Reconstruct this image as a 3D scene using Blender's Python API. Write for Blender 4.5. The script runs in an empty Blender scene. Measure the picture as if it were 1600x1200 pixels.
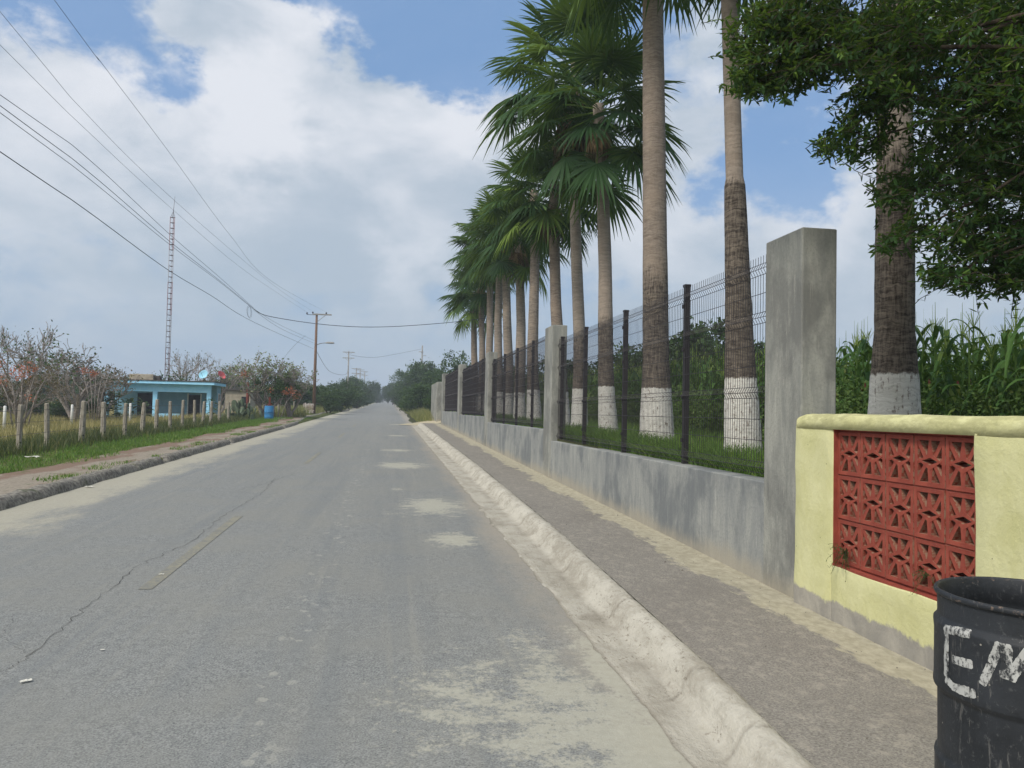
import bpy, bmesh, math, random
import numpy as np
from mathutils import Vector, Matrix, noise as mnoise
random.seed(7); rng = np.random.default_rng(7)
R = math.radians
scene = bpy.context.scene
COL = scene.collection

# ---------------------------------------------------------------- camera
EYE = 1.65; SL = 0.0142
FPX = 1200.0                       # focal length for a 1600 px wide picture
YAW, PITCH, ROLL = R(9.088010), R(2.109477), R(1.25)
fwd = Vector((math.sin(YAW)*math.cos(PITCH), math.cos(YAW)*math.cos(PITCH), math.sin(PITCH)))
r0 = Vector((math.cos(YAW), -math.sin(YAW), 0)); u0 = r0.cross(fwd)
CR = r0*math.cos(ROLL) + u0*math.sin(ROLL); CU = u0*math.cos(ROLL) - r0*math.sin(ROLL)
cam_d = bpy.data.cameras.new('camera'); cam = bpy.data.objects.new('camera', cam_d); COL.objects.link(cam)
cam_d.sensor_width = 36; cam_d.lens = 36*FPX/1600; cam_d.clip_start = 0.05; cam_d.clip_end = 6000
cam.matrix_world = Matrix(((CR.x, CU.x, -fwd.x, 0), (CR.y, CU.y, -fwd.y, 0), (CR.z, CU.z, -fwd.z, EYE), (0, 0, 0, 1)))
scene.camera = cam
def ray(x, y): return fwd + CR*((x-800)/FPX) + CU*((600-y)/FPX)
E0 = Vector((0, 0, EYE))
def on_x(x, y, X): d = ray(x, y); return E0 + d*(X/d.x)
def on_y(x, y, Y): d = ray(x, y); return E0 + d*(Y/d.y)

# ---------------------------------------------------------------- light
SUN_AZ, SUN_EL = R(228), R(48)
sd = bpy.data.lights.new('sun', 'SUN'); so = bpy.data.objects.new('sun', sd); COL.objects.link(so)
sd.energy = 1.7; sd.angle = R(10); sd.color = (1.0, 0.955, 0.89)
sv = Vector((math.sin(SUN_AZ)*math.cos(SUN_EL), math.cos(SUN_AZ)*math.cos(SUN_EL), math.sin(SUN_EL)))
so.rotation_euler = sv.to_track_quat('Z', 'Y').to_euler()
scene.view_settings.view_transform = 'Standard'; scene.view_settings.look = 'None'
scene.view_settings.exposure = 0.62; scene.view_settings.gamma = 1

# ---------------------------------------------------------------- node helper
class NT:
    def __init__(s, tree): s.t = tree; s.n = tree.nodes; s.l = tree.links
    def node(s, kind, **kw):
        n = s.n.new(kind)
        for k, v in kw.items(): setattr(n, k, v)
        return n
    def put(s, sock, v):
        if isinstance(v, bpy.types.NodeSocket): s.l.new(v, sock)
        elif v is not None:
            if isinstance(v, (tuple, list)) and len(v) == 3 and sock.type == 'RGBA': v = (*v, 1)
            sock.default_value = v
    def math(s, op, a, b=None, c=None, clamp=False):
        n = s.node('ShaderNodeMath', operation=op, use_clamp=clamp)
        s.put(n.inputs[0], a); s.put(n.inputs[1], b)
        if c is not None: s.put(n.inputs[2], c)
        return n.outputs[0]
    def vmath(s, op, a, b=None):
        n = s.node('ShaderNodeVectorMath', operation=op); s.put(n.inputs[0], a)
        if b is not None: s.put(n.inputs[1], b)
        return n.outputs['Value'] if op in ('DOT_PRODUCT', 'LENGTH') else n.outputs[0]
    def mix(s, f, a, b, mode='MIX'):
        n = s.node('ShaderNodeMix', data_type='RGBA', blend_type=mode); s.put(n.inputs[0], f)
        s.put(n.inputs[6], a); s.put(n.inputs[7], b); return n.outputs[2]
    def coord(s, which='Object'): return s.node('ShaderNodeTexCoord').outputs[which]
    def sc(s, v, scale, loc=(0, 0, 0)):
        n = s.node('ShaderNodeMapping'); s.put(n.inputs[0], v); n.inputs['Scale'].default_value = scale
        n.inputs['Location'].default_value = loc; return n.outputs[0]
    def noise(s, v, scale, detail=4, rough=.55, dist=0):
        n = s.node('ShaderNodeTexNoise'); s.put(n.inputs['Vector'], v); n.inputs['Scale'].default_value = scale
        n.inputs['Detail'].default_value = detail; n.inputs['Roughness'].default_value = rough
        n.inputs['Distortion'].default_value = dist; return n.outputs[0]
    def voro(s, v, scale, feature='F1'):
        n = s.node('ShaderNodeTexVoronoi', feature=feature); s.put(n.inputs['Vector'], v)
        n.inputs['Scale'].default_value = scale; return n.outputs[0]
    def ss(s, v, a, b):            # smooth step a..b -> 0..1
        n = s.node('ShaderNodeMapRange', interpolation_type='SMOOTHSTEP'); s.put(n.inputs[0], v)
        n.inputs[1].default_value = a; n.inputs[2].default_value = b; return n.outputs[0]
    def xyz(s, v): n = s.node('ShaderNodeSeparateXYZ'); s.put(n.inputs[0], v); return n.outputs
    def comb(s, x, y, z):
        n = s.node('ShaderNodeCombineXYZ'); s.put(n.inputs[0], x); s.put(n.inputs[1], y); s.put(n.inputs[2], z); return n.outputs[0]
    def bump(s, h, strength=.5, dist=.01):
        n = s.node('ShaderNodeBump'); s.put(n.inputs['Height'], h); n.inputs['Strength'].default_value = strength
        n.inputs['Distance'].default_value = dist; return n.outputs[0]
def material(name, fn, rough=.9, spec=.25):
    m = bpy.data.materials.new(name); m.use_nodes = True; t = NT(m.node_tree); p = m.node_tree.nodes['Principled BSDF']
    p.inputs['Roughness'].default_value = rough; p.inputs['Specular IOR Level'].default_value = spec
    r = fn(t, p)
    if r is not None: t.put(p.inputs['Base Color'], r)
    return m
def c3(h):                          # sRGB 0-255 -> linear
    return tuple((v/255/12.92 if v/255 < .04045 else ((v/255+.055)/1.055)**2.4) for v in h)

# ---------------------------------------------------------------- sky
w = bpy.data.worlds.new('World'); scene.world = w; w.use_nodes = True
wt = NT(w.node_tree); bg = w.node_tree.nodes['Background']; bg.inputs[1].default_value = 0.1
sky = wt.node('ShaderNodeTexSky', sky_type='NISHITA', sun_disc=False, sun_elevation=SUN_EL, sun_rotation=SUN_AZ)
sky.air_density = 1.0; sky.dust_density = 1.0; sky.ozone_density = 1.5
D = wt.vmath('NORMALIZE', wt.coord('Generated'))
dz = wt.xyz(D)[2]
# cloud cover: (direction, sharpness, amount) lobes over drifting noise
LOBES = []
def lobe(px, py, rad, amt):
    d = ray(px, py).normalized(); LOBES.append((d, 2.0/(rad/FPX)**2, amt))
for a in [(130, 180, 150, .75), (20, 140, 110, .5), (60, 300, 200, .35), (250, 250, 120, .5), (420, 190, 75, 1.0), (530, 260, 150, .8), (720, 210, 110, .85), (440, 330, 200, .5),
          (290, 5, 55, .75), (350, 45, 50, .75), (420, 95, 60, .8), (520, 140, 80, .6), (600, 180, 80, .4), (645, 425, 70, .9), (1120, 110, 110, .55), (880, 300, 150, .6),
          (1000, 330, 130, .5), (1290, 400, 110, .7), (1100, 430, 130, .5), (1420, 420, 160, .5), (1500, 330, 200, .3),
          (170, 40, 110, -.38), (60, 15, 110, -.8), (345, 130, 60, -.6), (400, 165, 45, -.45), (280, 110, 45, -.6), (450, 20, 60, -.6), (560, 20, 90, -.6), (700, 50, 120, -1.1), (800, 100, 80, -.5), (1215, 220, 75, -.9), (1150, 290, 60, -.5),
          (1270, 300, 50, -.5), (640, 330, 60, .2), (1750, 100, 300, .3), (-300, 200, 400, .3)]: lobe(*a)
wn = wt.node('ShaderNodeTexNoise'); wt.put(wn.inputs['Vector'], wt.sc(D, (1, 1, 1.6))); wn.inputs['Scale'].default_value = 9; wn.inputs['Detail'].default_value = 7; wn.inputs['Roughness'].default_value = .6
Dw = wt.vmath('NORMALIZE', wt.vmath('ADD', D, wt.vmath('MULTIPLY', wt.vmath('SUBTRACT', wn.outputs['Color'], (.5, .5, .5)), (.22, .22, .16))))
acc = None
for d, k, amt in LOBES:
    dot = wt.vmath('DOT_PRODUCT', Dw, tuple(d))
    e = wt.math('EXPONENT', wt.math('MULTIPLY', wt.math('SUBTRACT', dot, 1.0), k))
    e = wt.math('MULTIPLY', e, amt); acc = e if acc is None else wt.math('ADD', acc, e)
n1 = wt.noise(wt.sc(D, (1, 1, 1.8)), 5.0, 9, .52, .35)
n2 = wt.noise(wt.sc(D, (1, 1, 1.5), (3, 1, 5)), 13.0, 7, .6, .2)
cov = wt.math('ADD', wt.math('ADD', acc, wt.math('MULTIPLY', wt.math('SUBTRACT', n1, .5), 1.9)), wt.math('MULTIPLY', wt.math('SUBTRACT', n2, .5), 1.9))
back = wt.ss(wt.vmath('DOT_PRODUCT', D, tuple(fwd)), .75, .35)      # plain broken cloud over the rest of the dome
cov = wt.math('ADD', cov, wt.math('MULTIPLY', back, .3))
mask = wt.math('MAXIMUM', wt.ss(cov, -.22, .70), .10)
bl = None
for px, py, rad, am in [(400, 185, 60, .5), (370, 240, 60, .25), (640, 425, 50, .45), (560, 240, 110, .2), (120, 130, 110, .3), (740, 190, 70, .3), (1290, 380, 90, .35), (1000, 400, 70, .2), (430, 100, 70, .2), (60, 330, 150, .10), (420, 400, 150, -.2), (540, 340, 90, -.15), (200, 250, 90, -.1)]:
    e = wt.math('MULTIPLY', wt.math('EXPONENT', wt.math('MULTIPLY', wt.math('SUBTRACT', wt.vmath('DOT_PRODUCT', Dw, tuple(ray(px, py).normalized())), 1.0), 2.0/(rad/FPX)**2)), am)
    bl = e if bl is None else wt.math('ADD', bl, e)
n3 = wt.noise(wt.sc(D, (1, 1, 2.0), (7, 3, 2)), 7.0, 9, .58, .3)
shade = wt.ss(wt.math('ADD', wt.math('ADD', wt.math('MULTIPLY', n3, 1.1), wt.math('MULTIPLY', n2, .25)), bl), .42, 1.05)
ccol = wt.mix(shade, (3.05, 3.6, 4.25), (5.2, 5.4, 5.8))
blue = wt.mix(.75, sky.outputs[0], (1.05, 2.2, 4.2))
skyc = wt.mix(mask, blue, ccol)
hz = wt.ss(dz, .34, .02)
skyc = wt.mix(wt.math('MULTIPLY', hz, .82), skyc, (2.75, 3.45, 4.15))
glow = wt.ss(wt.vmath('DOT_PRODUCT', D, tuple(sv)), .35, 1.0)          # glow added round the sun, unseen behind the camera, for soft directional light
skyc = wt.mix(glow, skyc, (9.0, 9.0, 8.9))
wt.put(bg.inputs[0], skyc)

# ---------------------------------------------------------------- scene-graph helpers
def tag(o, label=None, cat=None, group=None, kind=None):
    if label: o['label'] = label
    if cat: o['category'] = cat
    if group: o['group'] = group
    if kind: o['kind'] = kind
    return o
def thing(name, loc=(0, 0, 0), rz=0, label=None, cat=None, group=None):
    o = bpy.data.objects.new(name, None); COL.objects.link(o); o.location = loc; o.rotation_euler = (0, 0, rz)
    o.empty_display_size = .1
    return tag(o, label, cat, group)
def link_mesh(name, me, mats, parent=None, loc=None):
    if not isinstance(mats, (list, tuple)): mats = [mats]
    if not me.materials:
        for m in mats: me.materials.append(m)
    o = bpy.data.objects.new(name, me); COL.objects.link(o)
    if parent is not None: o.parent = parent
    if loc is not None: o.location = loc
    return o
def copy_tree(o, parent=None):
    c = o.copy(); COL.objects.link(c)
    if parent is not None: c.parent = parent
    for ch in list(o.children): copy_tree(ch, c)
    return c
class MB:
    def __init__(s): s.v = []; s.f = []; s.m = []; s.sm = []
    def face(s, idx, m=0, sm=False): s.f.append(idx); s.m.append(m); s.sm.append(sm)
    def quad(s, a, b, c, d, m=0):
        i = len(s.v); s.v += [tuple(a), tuple(b), tuple(c), tuple(d)]; s.face((i, i+1, i+2, i+3), m)
    def box(s, x0, x1, y0, y1, z0, z1, m=0, zf=None):
        i = len(s.v)
        for z in (z0, z1):
            for x, y in ((x0, y0), (x1, y0), (x1, y1), (x0, y1)): s.v.append((x, y, z))
        for q in ((3, 2, 1, 0), (4, 5, 6, 7), (0, 1, 5, 4), (1, 2, 6, 5), (2, 3, 7, 6), (3, 0, 4, 7)): s.face(tuple(i+k for k in q), m)
    def tube(s, pts, rad, n=6, m=0, cap=True, sm=True):
        pts = [Vector(p) for p in pts]; i0 = len(s.v); N = len(pts)
        if not isinstance(rad, (list, tuple)): rad = [rad]*N
        up = Vector((0, 0, 1)); d0 = (pts[-1]-pts[0]).normalized()
        if abs(d0.z) > .9: up = Vector((1, 0, 0))
        for k, p in enumerate(pts):
            d = (pts[min(k+1, N-1)] - pts[max(k-1, 0)]).normalized()
            a = d.cross(up).normalized(); b = d.cross(a)
            for j in range(n):
                t = 2*math.pi*j/n; q = p + (a*math.cos(t) + b*math.sin(t))*rad[k]; s.v.append(tuple(q))
        for k in range(N-1):
            for j in range(n):
                a = i0+k*n+j; b = i0+k*n+(j+1) % n; s.face((a, b, b+n, a+n), m, sm)
        if cap:
            s.face(tuple(i0+j for j in range(n))[::-1], m); s.face(tuple(i0+(N-1)*n+j for j in range(n)), m)
    def lathe(s, prof, n=48, c=(0, 0, 0), m=0, fn=None, close=False):
        i0 = len(s.v)
        for (r, z) in prof:
            for j in range(n):
                t = 2*math.pi*j/n; rr = r + (fn(t, z) if fn else 0)
                s.v.append((c[0]+rr*math.cos(t), c[1]+rr*math.sin(t), c[2]+z))
        for k in range(len(prof)-1):
            for j in range(n):
                a = i0+k*n+j; b = i0+k*n+(j+1) % n; s.face((a, b, b+n, a+n), m, True)
    def mesh(s, name):
        me = bpy.data.meshes.new(name); me.from_pydata(s.v, [], s.f)
        if s.f:
            me.polygons.foreach_set('material_index', s.m); me.polygons.foreach_set('use_smooth', s.sm)
        me.update(); return me
    def build(s, name, mats, parent=None, loc=None): return link_mesh(name, s.mesh(name), mats, parent, loc)
def np_mesh(name, verts, faces, attr=None):
    """verts (n,3), faces (m,k) numpy -> mesh; attr: per-vertex float 'tint'"""
    me = bpy.data.meshes.new(name); nv = len(verts); m, k = faces.shape
    me.vertices.add(nv); me.vertices.foreach_set('co', np.asarray(verts, dtype=np.float32).ravel())
    me.loops.add(m*k); me.loops.foreach_set('vertex_index', faces.astype(np.int32).ravel())
    me.polygons.add(m); me.polygons.foreach_set('loop_start', (np.arange(m)*k).astype(np.int32))
    me.update(calc_edges=True)
    if attr is not None:
        a = me.attributes.new('tint', 'FLOAT', 'POINT'); a.data.foreach_set('value', np.asarray(attr, dtype=np.float32).ravel())
    return me
def grid_mesh(xs, ys, fz):
    X, Y = np.meshgrid(xs, ys); Z = fz(X, Y); v = np.stack([X, Y, Z], -1).reshape(-1, 3)
    nx = len(xs); i = (np.arange(len(ys)-1)[:, None]*nx + np.arange(nx-1)[None]).ravel()
    return v, np.stack([i, i+1, i+nx+1, i+nx], 1)
def vn(p, s): return mnoise.noise(Vector(p)*s)

def base_z(Y):
    Y = np.asarray(Y, dtype=float)
    return SL*np.minimum(Y, 340) + np.clip(Y-340, 0, 160)*.023
def sstep(t): t = np.clip(t, 0, 1); return t*t*(3-2*t)
def ground_h(X, Y):
    X = np.asarray(X, float); Y = np.asarray(Y, float)
    left = np.where(X < -5.3, .10, -.03) - .3*sstep((-X-10)/6)*(X < -5.3)
    inside = np.where(X > 3.33, .93, -.03)
    outside = -.03 + .9*sstep((X-2.3)/3.5)*sstep((X-1.9)/.1)
    right = np.where(Y < 48.2, inside, outside)
    far = sstep((Y-500)/300)
    return np.where(X < 0, left, right)*(1-far)
def gz(X, Y): return float(base_z(Y) + ground_h(X, Y))

# ---------------------------------------------------------------- materials of the ground
def attr_tint(t): n = t.node('ShaderNodeAttribute', attribute_name='tint'); return n.outputs['Fac']
def m_ground(t, p):
    co = t.coord(); x, y, z = t.xyz(co)
    a = t.noise(co, .35, 6, .6); b = t.noise(co, 9, 5, .65)
    grass = t.mix(t.ss(b, .35, .65), c3((62, 74, 38)), c3((96, 98, 58)))
    dry = t.mix(t.ss(b, .35, .65), c3((120, 112, 72)), c3((152, 138, 92)))
    c = t.mix(t.ss(t.math('ADD', a, t.math('MULTIPLY', t.ss(x, -11, -8), -.4)), .3, .55), grass, dry)
    soil = t.mix(t.ss(b, .3, .7), c3((70, 66, 48)), c3((52, 62, 34)))
    c = t.mix(t.ss(x, 1, 2), c, soil)
    t.put(p.inputs['Normal'], t.bump(b, .6, .03)); return c
M_ground = material('ground_soil', m_ground, 1, .1)

PATCH = [(.80, 9.1, .30, .55, 1.0), (.72, 12.0, .55, 1.1, .95), (.35, 11.2, .5, .6, .4), (.35, 19.2, .7, 1.1, .95), (.9, 19.4, .4, .5, .6), (.30, 24.8, .6, .7, .8), (.4, 34.6, .6, .8, .8), (.9, 49.6, 1.0, .8, 1.0),
         (.2, 14.2, .18, .3, .5), (.95, 3.9, .7, .9, .75), (.5, 4.3, .6, .9, .6), (1.3, 2.9, .8, 1.2, .8), (1.0, 5.1, .35, .7, .5), (.2, 3.0, .8, .8, .4), (1.25, 3.6, .35, 1.0, 1.1), (1.38, 4.7, .16, .9, .95), (1.0, 4.4, .4, .5, .8)]
def m_road(t, p):
    co = t.coord(); x, y, z = t.xyz(co)
    fine = t.noise(co, 95, 3, .7); mid = t.noise(co, 17, 4, .65); big = t.noise(co, .9, 5, .6)
    grain = t.math('ADD', t.math('MULTIPLY', fine, .8), t.math('MULTIPLY', mid, .2))
    c = t.mix(t.ss(grain, .33, .67), c3((90, 92, 92)), c3((150, 151, 147)))
    c = t.mix(t.math('MULTIPLY', t.ss(big, .35, .7), .55), c, c3((131, 130, 123)))
    st = t.noise(t.sc(co, (1.4, .05, 1)), 2.2, 4, .6)               # streaks worn along the lanes
    c = t.mix(t.math('MULTIPLY', t.ss(st, .45, .7), .35), c, c3((108, 112, 114)))
    st2 = t.noise(t.sc(co, (3.2, .10, 1), (4, 2, 0)), 2.5, 4, .6)
    c = t.mix(t.math('MULTIPLY', t.ss(st2, .55, .72), .3), c, c3((142, 140, 131)))
    vo = t.voro(co, 120)
    c = t.mix(t.math('MULTIPLY', t.ss(vo, .17, .07), .55), c, c3((188, 184, 172)))
    vo2 = t.voro(t.sc(co, (1, 1, 1), (5, 5, 5)), 26)
    c = t.mix(t.math('MULTIPLY', t.ss(vo2, .12, .07), .75), c, c3((56, 57, 58)))
    # pale wheel-worn flecks along a line near the middle
    w1 = t.math('MULTIPLY', t.ss(t.math('ABSOLUTE', t.math('ADD', x, .58)), .22, .03), t.ss(t.noise(t.sc(co, (1, .6, 1)), 10, 3, .6), .585, .64))
    c = t.mix(t.math('MULTIPLY', w1, .4), c, c3((172, 170, 158)))
    # dried mud: edges of the road and separate patches, broken up by noise
    e1 = t.noise(t.sc(co, (1, .35, 1)), 1.6, 6, .62); e2 = t.noise(t.sc(co, (1, .5, 1)), 9, 5, .7)
    en = t.math('ADD', t.math('MULTIPLY', e1, .65), t.math('MULTIPLY', e2, .35))
    lf = t.ss(t.math('ADD', x, t.math('MULTIPLY', t.math('SUBTRACT', en, .5), 3.0)), -3.9, -4.75)
    c = t.mix(t.math('MULTIPLY', lf, .7), c, t.mix(mid, c3((156, 150, 132)), c3((184, 178, 158))))
    rt = t.ss(t.math('ADD', x, t.math('MULTIPLY', t.math('SUBTRACT', en, .5), 1.2)), 1.0, 1.5)
    c = t.mix(t.math('MULTIPLY', rt, .55), c, c3((160, 150, 134)))
    acc = None
    for (px, py, rx, ry, am) in PATCH:
        dx = t.math('DIVIDE', t.math('SUBTRACT', x, px), rx); dy = t.math('DIVIDE', t.math('SUBTRACT', y, py), ry)
        q = t.math('MULTIPLY', t.math('EXPONENT', t.math('MULTIPLY', t.math('ADD', t.math('MULTIPLY', dx, dx), t.math('MULTIPLY', dy, dy)), -1.0)), am)
        acc = q if acc is None else t.math('MAXIMUM', acc, q)
    pm = t.noise(t.sc(co, (.8, 1.2, 1), (2, 7, 1)), 4.5, 8, .72)
    pm2 = t.noise(t.sc(co, (1, .7, 1)), 34, 5, .75)
    pf = t.ss(t.math('ADD', t.math('ADD', acc, t.math('MULTIPLY', t.math('SUBTRACT', pm, .5), 2.0)), t.math('MULTIPLY', t.math('SUBTRACT', pm2, .5), 1.5)), .36, .78)
    pf = t.math('MULTIPLY', pf, t.ss(acc, .04, .3))
    c = t.mix(t.math('MULTIPLY', pf, .72), c, t.mix(mid, c3((156, 153, 138)), c3((184, 181, 165))))
    t.put(p.inputs['Normal'], t.bump(grain, .55, .006)); return c
M_road = material('asphalt', m_road, .92, .2)

def m_sidewalk(t, p):
    co = t.coord(); x, y, z = t.xyz(co)
    fine = t.noise(co, 80, 4, .75); mid = t.noise(t.sc(co, (1, .7, 1)), 14, 5, .7); big = t.noise(co, 1.3, 5, .6)
    c = t.mix(t.ss(fine, .3, .7), c3((102, 98, 92)), c3((150, 145, 136)))
    c = t.mix(t.math('MULTIPLY', t.ss(mid, .48, .68), .5), c, c3((165, 158, 145)))
    c = t.mix(t.math('MULTIPLY', t.ss(big, .45, .75), .4), c, c3((106, 101, 96)))
    vo = t.voro(co, 24); c = t.mix(t.math('MULTIPLY', t.ss(vo, .1, .05), .8), c, c3((58, 56, 52)))
    en = t.math('ADD', t.math('MULTIPLY', t.noise(t.sc(co, (1, .5, 1)), 1.5, 4, .6), .55), t.math('MULTIPLY', t.noise(t.sc(co, (1, .4, 1), (3, 3, 0)), 8, 5, .7), .45))
    edge = t.math('ADD', x, t.math('MULTIPLY', t.math('SUBTRACT', en, .5), 1.35))
    sand = t.ss(edge, 2.80, 2.87)
    sc = t.mix(t.ss(mid, .3, .7), c3((150, 144, 124)), c3((178, 171, 150)))
    c = t.mix(t.math('MULTIPLY', sand, .9), c, sc)
    t.put(p.inputs['Normal'], t.bump(t.math('ADD', fine, mid), .4, .005)); return c
M_side = material('rough_concrete_walk', m_sidewalk, .95, .15)

def m_kerb(t, p):
    co = t.coord(); x, y, z = t.xyz(co)
    fine = t.noise(co, 45, 4, .7); mid = t.noise(t.sc(co, (1, .45, 1)), 9, 5, .7); strk = t.noise(t.sc(co, (2.2, .8, 2)), 14, 4, .7)
    c = t.mix(t.ss(t.math('ADD', t.math('MULTIPLY', mid, .5), t.math('MULTIPLY', t.noise(co, 2.1, 4, .6), .5)), .35, .6), c3((154, 148, 135)), c3((186, 181, 168)))
    c = t.mix(t.math('MULTIPLY', t.ss(fine, .5, .75), .35), c, c3((206, 203, 193)))
    dk = t.math('MULTIPLY', t.ss(strk, .55, .66), t.ss(x, 1.68, 1.92))
    c = t.mix(t.math('MULTIPLY', dk, .6), c, c3((124, 116, 104)))
    c = t.mix(t.math('MULTIPLY', t.math('MULTIPLY', t.ss(mid, .5, .68), t.ss(x, 1.75, 1.6)), .35), c, c3((152, 144, 126)))
    ch = t.noise(t.sc(co, (1.6, .8, 1.6), (3, 3, 3)), 26, 5, .8); c = t.mix(t.math('MULTIPLY', t.math('MULTIPLY', t.ss(ch, .57, .61), t.ss(t.noise(co, 3.0, 3, .6), .42, .6)), .75), c, c3((118, 110, 98)))
    g = t.node('ShaderNodeAttribute', attribute_name='tint').outputs['Fac']
    c = t.mix(t.math('MULTIPLY', g, .75), c, c3((84, 76, 64)))
    t.put(p.inputs['Normal'], t.bump(t.math('ADD', t.math('ADD', mid, fine), t.math('MULTIPLY', strk, .9)), .9, .011)); return c
M_kerb = material('pale_cement', m_kerb, .95, .1)

def m_kerb_old(t, p):
    co = t.coord(); a = t.noise(co, 14, 6, .7); b = t.noise(co, 2.5, 5, .6)
    c = t.mix(t.ss(a, .35, .65), c3((88, 84, 78)), c3((146, 141, 130)))
    c = t.mix(t.math('MULTIPLY', t.ss(b, .55, .7), .6), c, c3((74, 80, 54)))
    t.put(p.inputs['Normal'], t.bump(a, .9, .02)); return c
M_kerb_old = material('weathered_cement', m_kerb_old, .95, .15)

def m_path(t, p):
    co = t.coord(); x, y, z = t.xyz(co); a = t.noise(co, 20, 6, .7); b = t.noise(t.sc(co, (1, .3, 1)), 1.8, 5, .6)
    c = t.mix(t.ss(a, .3, .7), c3((122, 112, 100)), c3((154, 145, 130)))
    c = t.mix(t.math('MULTIPLY', t.ss(t.math('ADD', b, t.math('MULTIPLY', t.ss(x, -5.9, -6.8), .15)), .5, .62), .8), c, c3((118, 96, 82)))
    c = t.mix(t.math('MULTIPLY', t.ss(t.noise(co, 4, 5, .65), .58, .66), .7), c, c3((78, 88, 50)))
    t.put(p.inputs['Normal'], t.bump(a, .6, .01)); return c
M_path = material('dirt_path', m_path, .95, .1)
M_mark = material('faded_yellow_paint', lambda t, p: t.mix(t.ss(t.math('ADD', t.math('MULTIPLY', t.noise(t.coord(), 30, 5, .75), .7), t.math('MULTIPLY', t.noise(t.coord(), 4, 3, .6), .3)), .4, .6), c3((140, 136, 118)), c3((118, 118, 113))), .9, .2)
M_crack = material('crack_shadow', lambda t, p: c3((78, 78, 76)), 1, 0)
M_sand = material('pale_sand', lambda t, p: t.mix(t.noise(t.coord(), 14, 5, .7), c3((150, 140, 116)), c3((196, 186, 160))), 1, .1)

# ---------------------------------------------------------------- ground, road, kerbs
xs = np.unique(np.concatenate([[-2500, -1200, -600, -300, -150, -80, -50, -35, -25, -20, -16, -13, -11, -9, -7.5, -6, -5.35, -5.25, -3, 0, 1.6, 1.9, 2.0, 2.3, 2.7, 3.1, 3.325, 3.335, 3.6, 4.2, 5, 6, 8, 12, 20, 40, 80, 160, 320, 700, 1300, 2500]]))
ys = np.unique(np.concatenate([[-60, -20, -8], np.arange(-4, 60, 2), [47.9, 48.25], np.arange(60, 360, 12), [340, 380, 420, 460, 500, 560, 640, 760, 900, 1300, 1900, 2800]]))
v, f = grid_mesh(xs, ys, lambda X, Y: base_z(Y) + ground_h(X, Y))
g = link_mesh('ground', np_mesh('ground', v, f), M_ground); tag(g, kind='structure')

def road_edge_l(Y): return -5.28 - .9*sstep((Y-42)/25)*(1-sstep((Y-75)/25)) + .35*sstep((Y-90)/100) + .25*np.sin(Y*.21)*sstep((Y-45)/40)
def road_edge_r(Y): return 1.62 + .12*sstep((Y-50)/10)*np.sin(Y*.4) + .3*sstep((Y-55)/30)
ys = np.unique(np.concatenate([np.arange(-8, 60, 1.0), np.arange(60, 340, 6), np.arange(340, 520, 10)]))
vs = []
for Y in ys:
    for u in np.linspace(0, 1, 9):
        X = float(road_edge_l(Y))*(1-u) + float(road_edge_r(Y))*u
        vs.append((X, Y, float(base_z(Y)) + .012*(1-(2*u-1)**2)))
i = (np.arange(len(ys)-1)[:, None]*9 + np.arange(8)[None]).ravel()
o = link_mesh('road', np_mesh('road', np.array(vs), np.stack([i, i+1, i+10, i+9], 1)), M_road); tag(o, kind='structure')
for p_ in o.data.polygons: p_.use_smooth = True
def rz(X, Y):                        # height of the road surface
    a, b = float(road_edge_l(Y)), float(road_edge_r(Y)); u = (X-a)/(b-a); return float(base_z(Y)) + .012*(1-(2*u-1)**2)
mb = MB()
for (y0, y1, xc) in [(6.85, 10.9, -1.96), (19.4, 23.3, -1.96), (32, 36, -1.96), (44.5, 48.5, -1.96)]:
    for k in range(8):
        a = y0+(y1-y0)*k/8; b = y0+(y1-y0)*(k+1)/8
        mb.quad((xc-.055, a, rz(xc, a)+.004), (xc+.055, a, rz(xc, a)+.004), (xc+.055, b, rz(xc, b)+.004), (xc-.055, b, rz(xc, b)+.004))
tag(mb.build('road_markings', M_mark), kind='structure')
mb = MB()
def crack(pts, wd, sub=16):
    P = []
    for (x0, y0), (x1, y1) in zip(pts, pts[1:]):
        for k in range(sub):
            t = k/sub; P.append((x0+(x1-x0)*t+random.gauss(0, .016), y0+(y1-y0)*t))
    for k, (a, b) in enumerate(zip(P, P[1:])):
        wa = wd*random.uniform(.4, 1.1)
        mb.quad((a[0]-wa, a[1], rz(*a)+.005), (a[0]+wa, a[1], rz(*a)+.005), (b[0]+wa*.8, b[1], rz(*b)+.005), (b[0]-wa*.8, b[1], rz(*b)+.005))
crack([(-2.02, 3.6), (-2.16, 4.87), (-2.14, 5.21), (-2.22, 6.38), (-2.29, 7.76), (-2.12, 8.95), (-2.16, 11.17), (-2.05, 13.5), (-2.2, 16)], .0030)
crack([(-2.5, 13.8), (-2.2, 15), (-1.9, 17)], .0035)
crack([(-2.14, 5.21), (-2.5, 5.6), (-2.6, 6.1)], .002)
crack([(.35, 6.0), (.42, 6.5), (.3, 7.1)], .0012)
tag(mb.build('road_cracks', M_crack), kind='structure')

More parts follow.
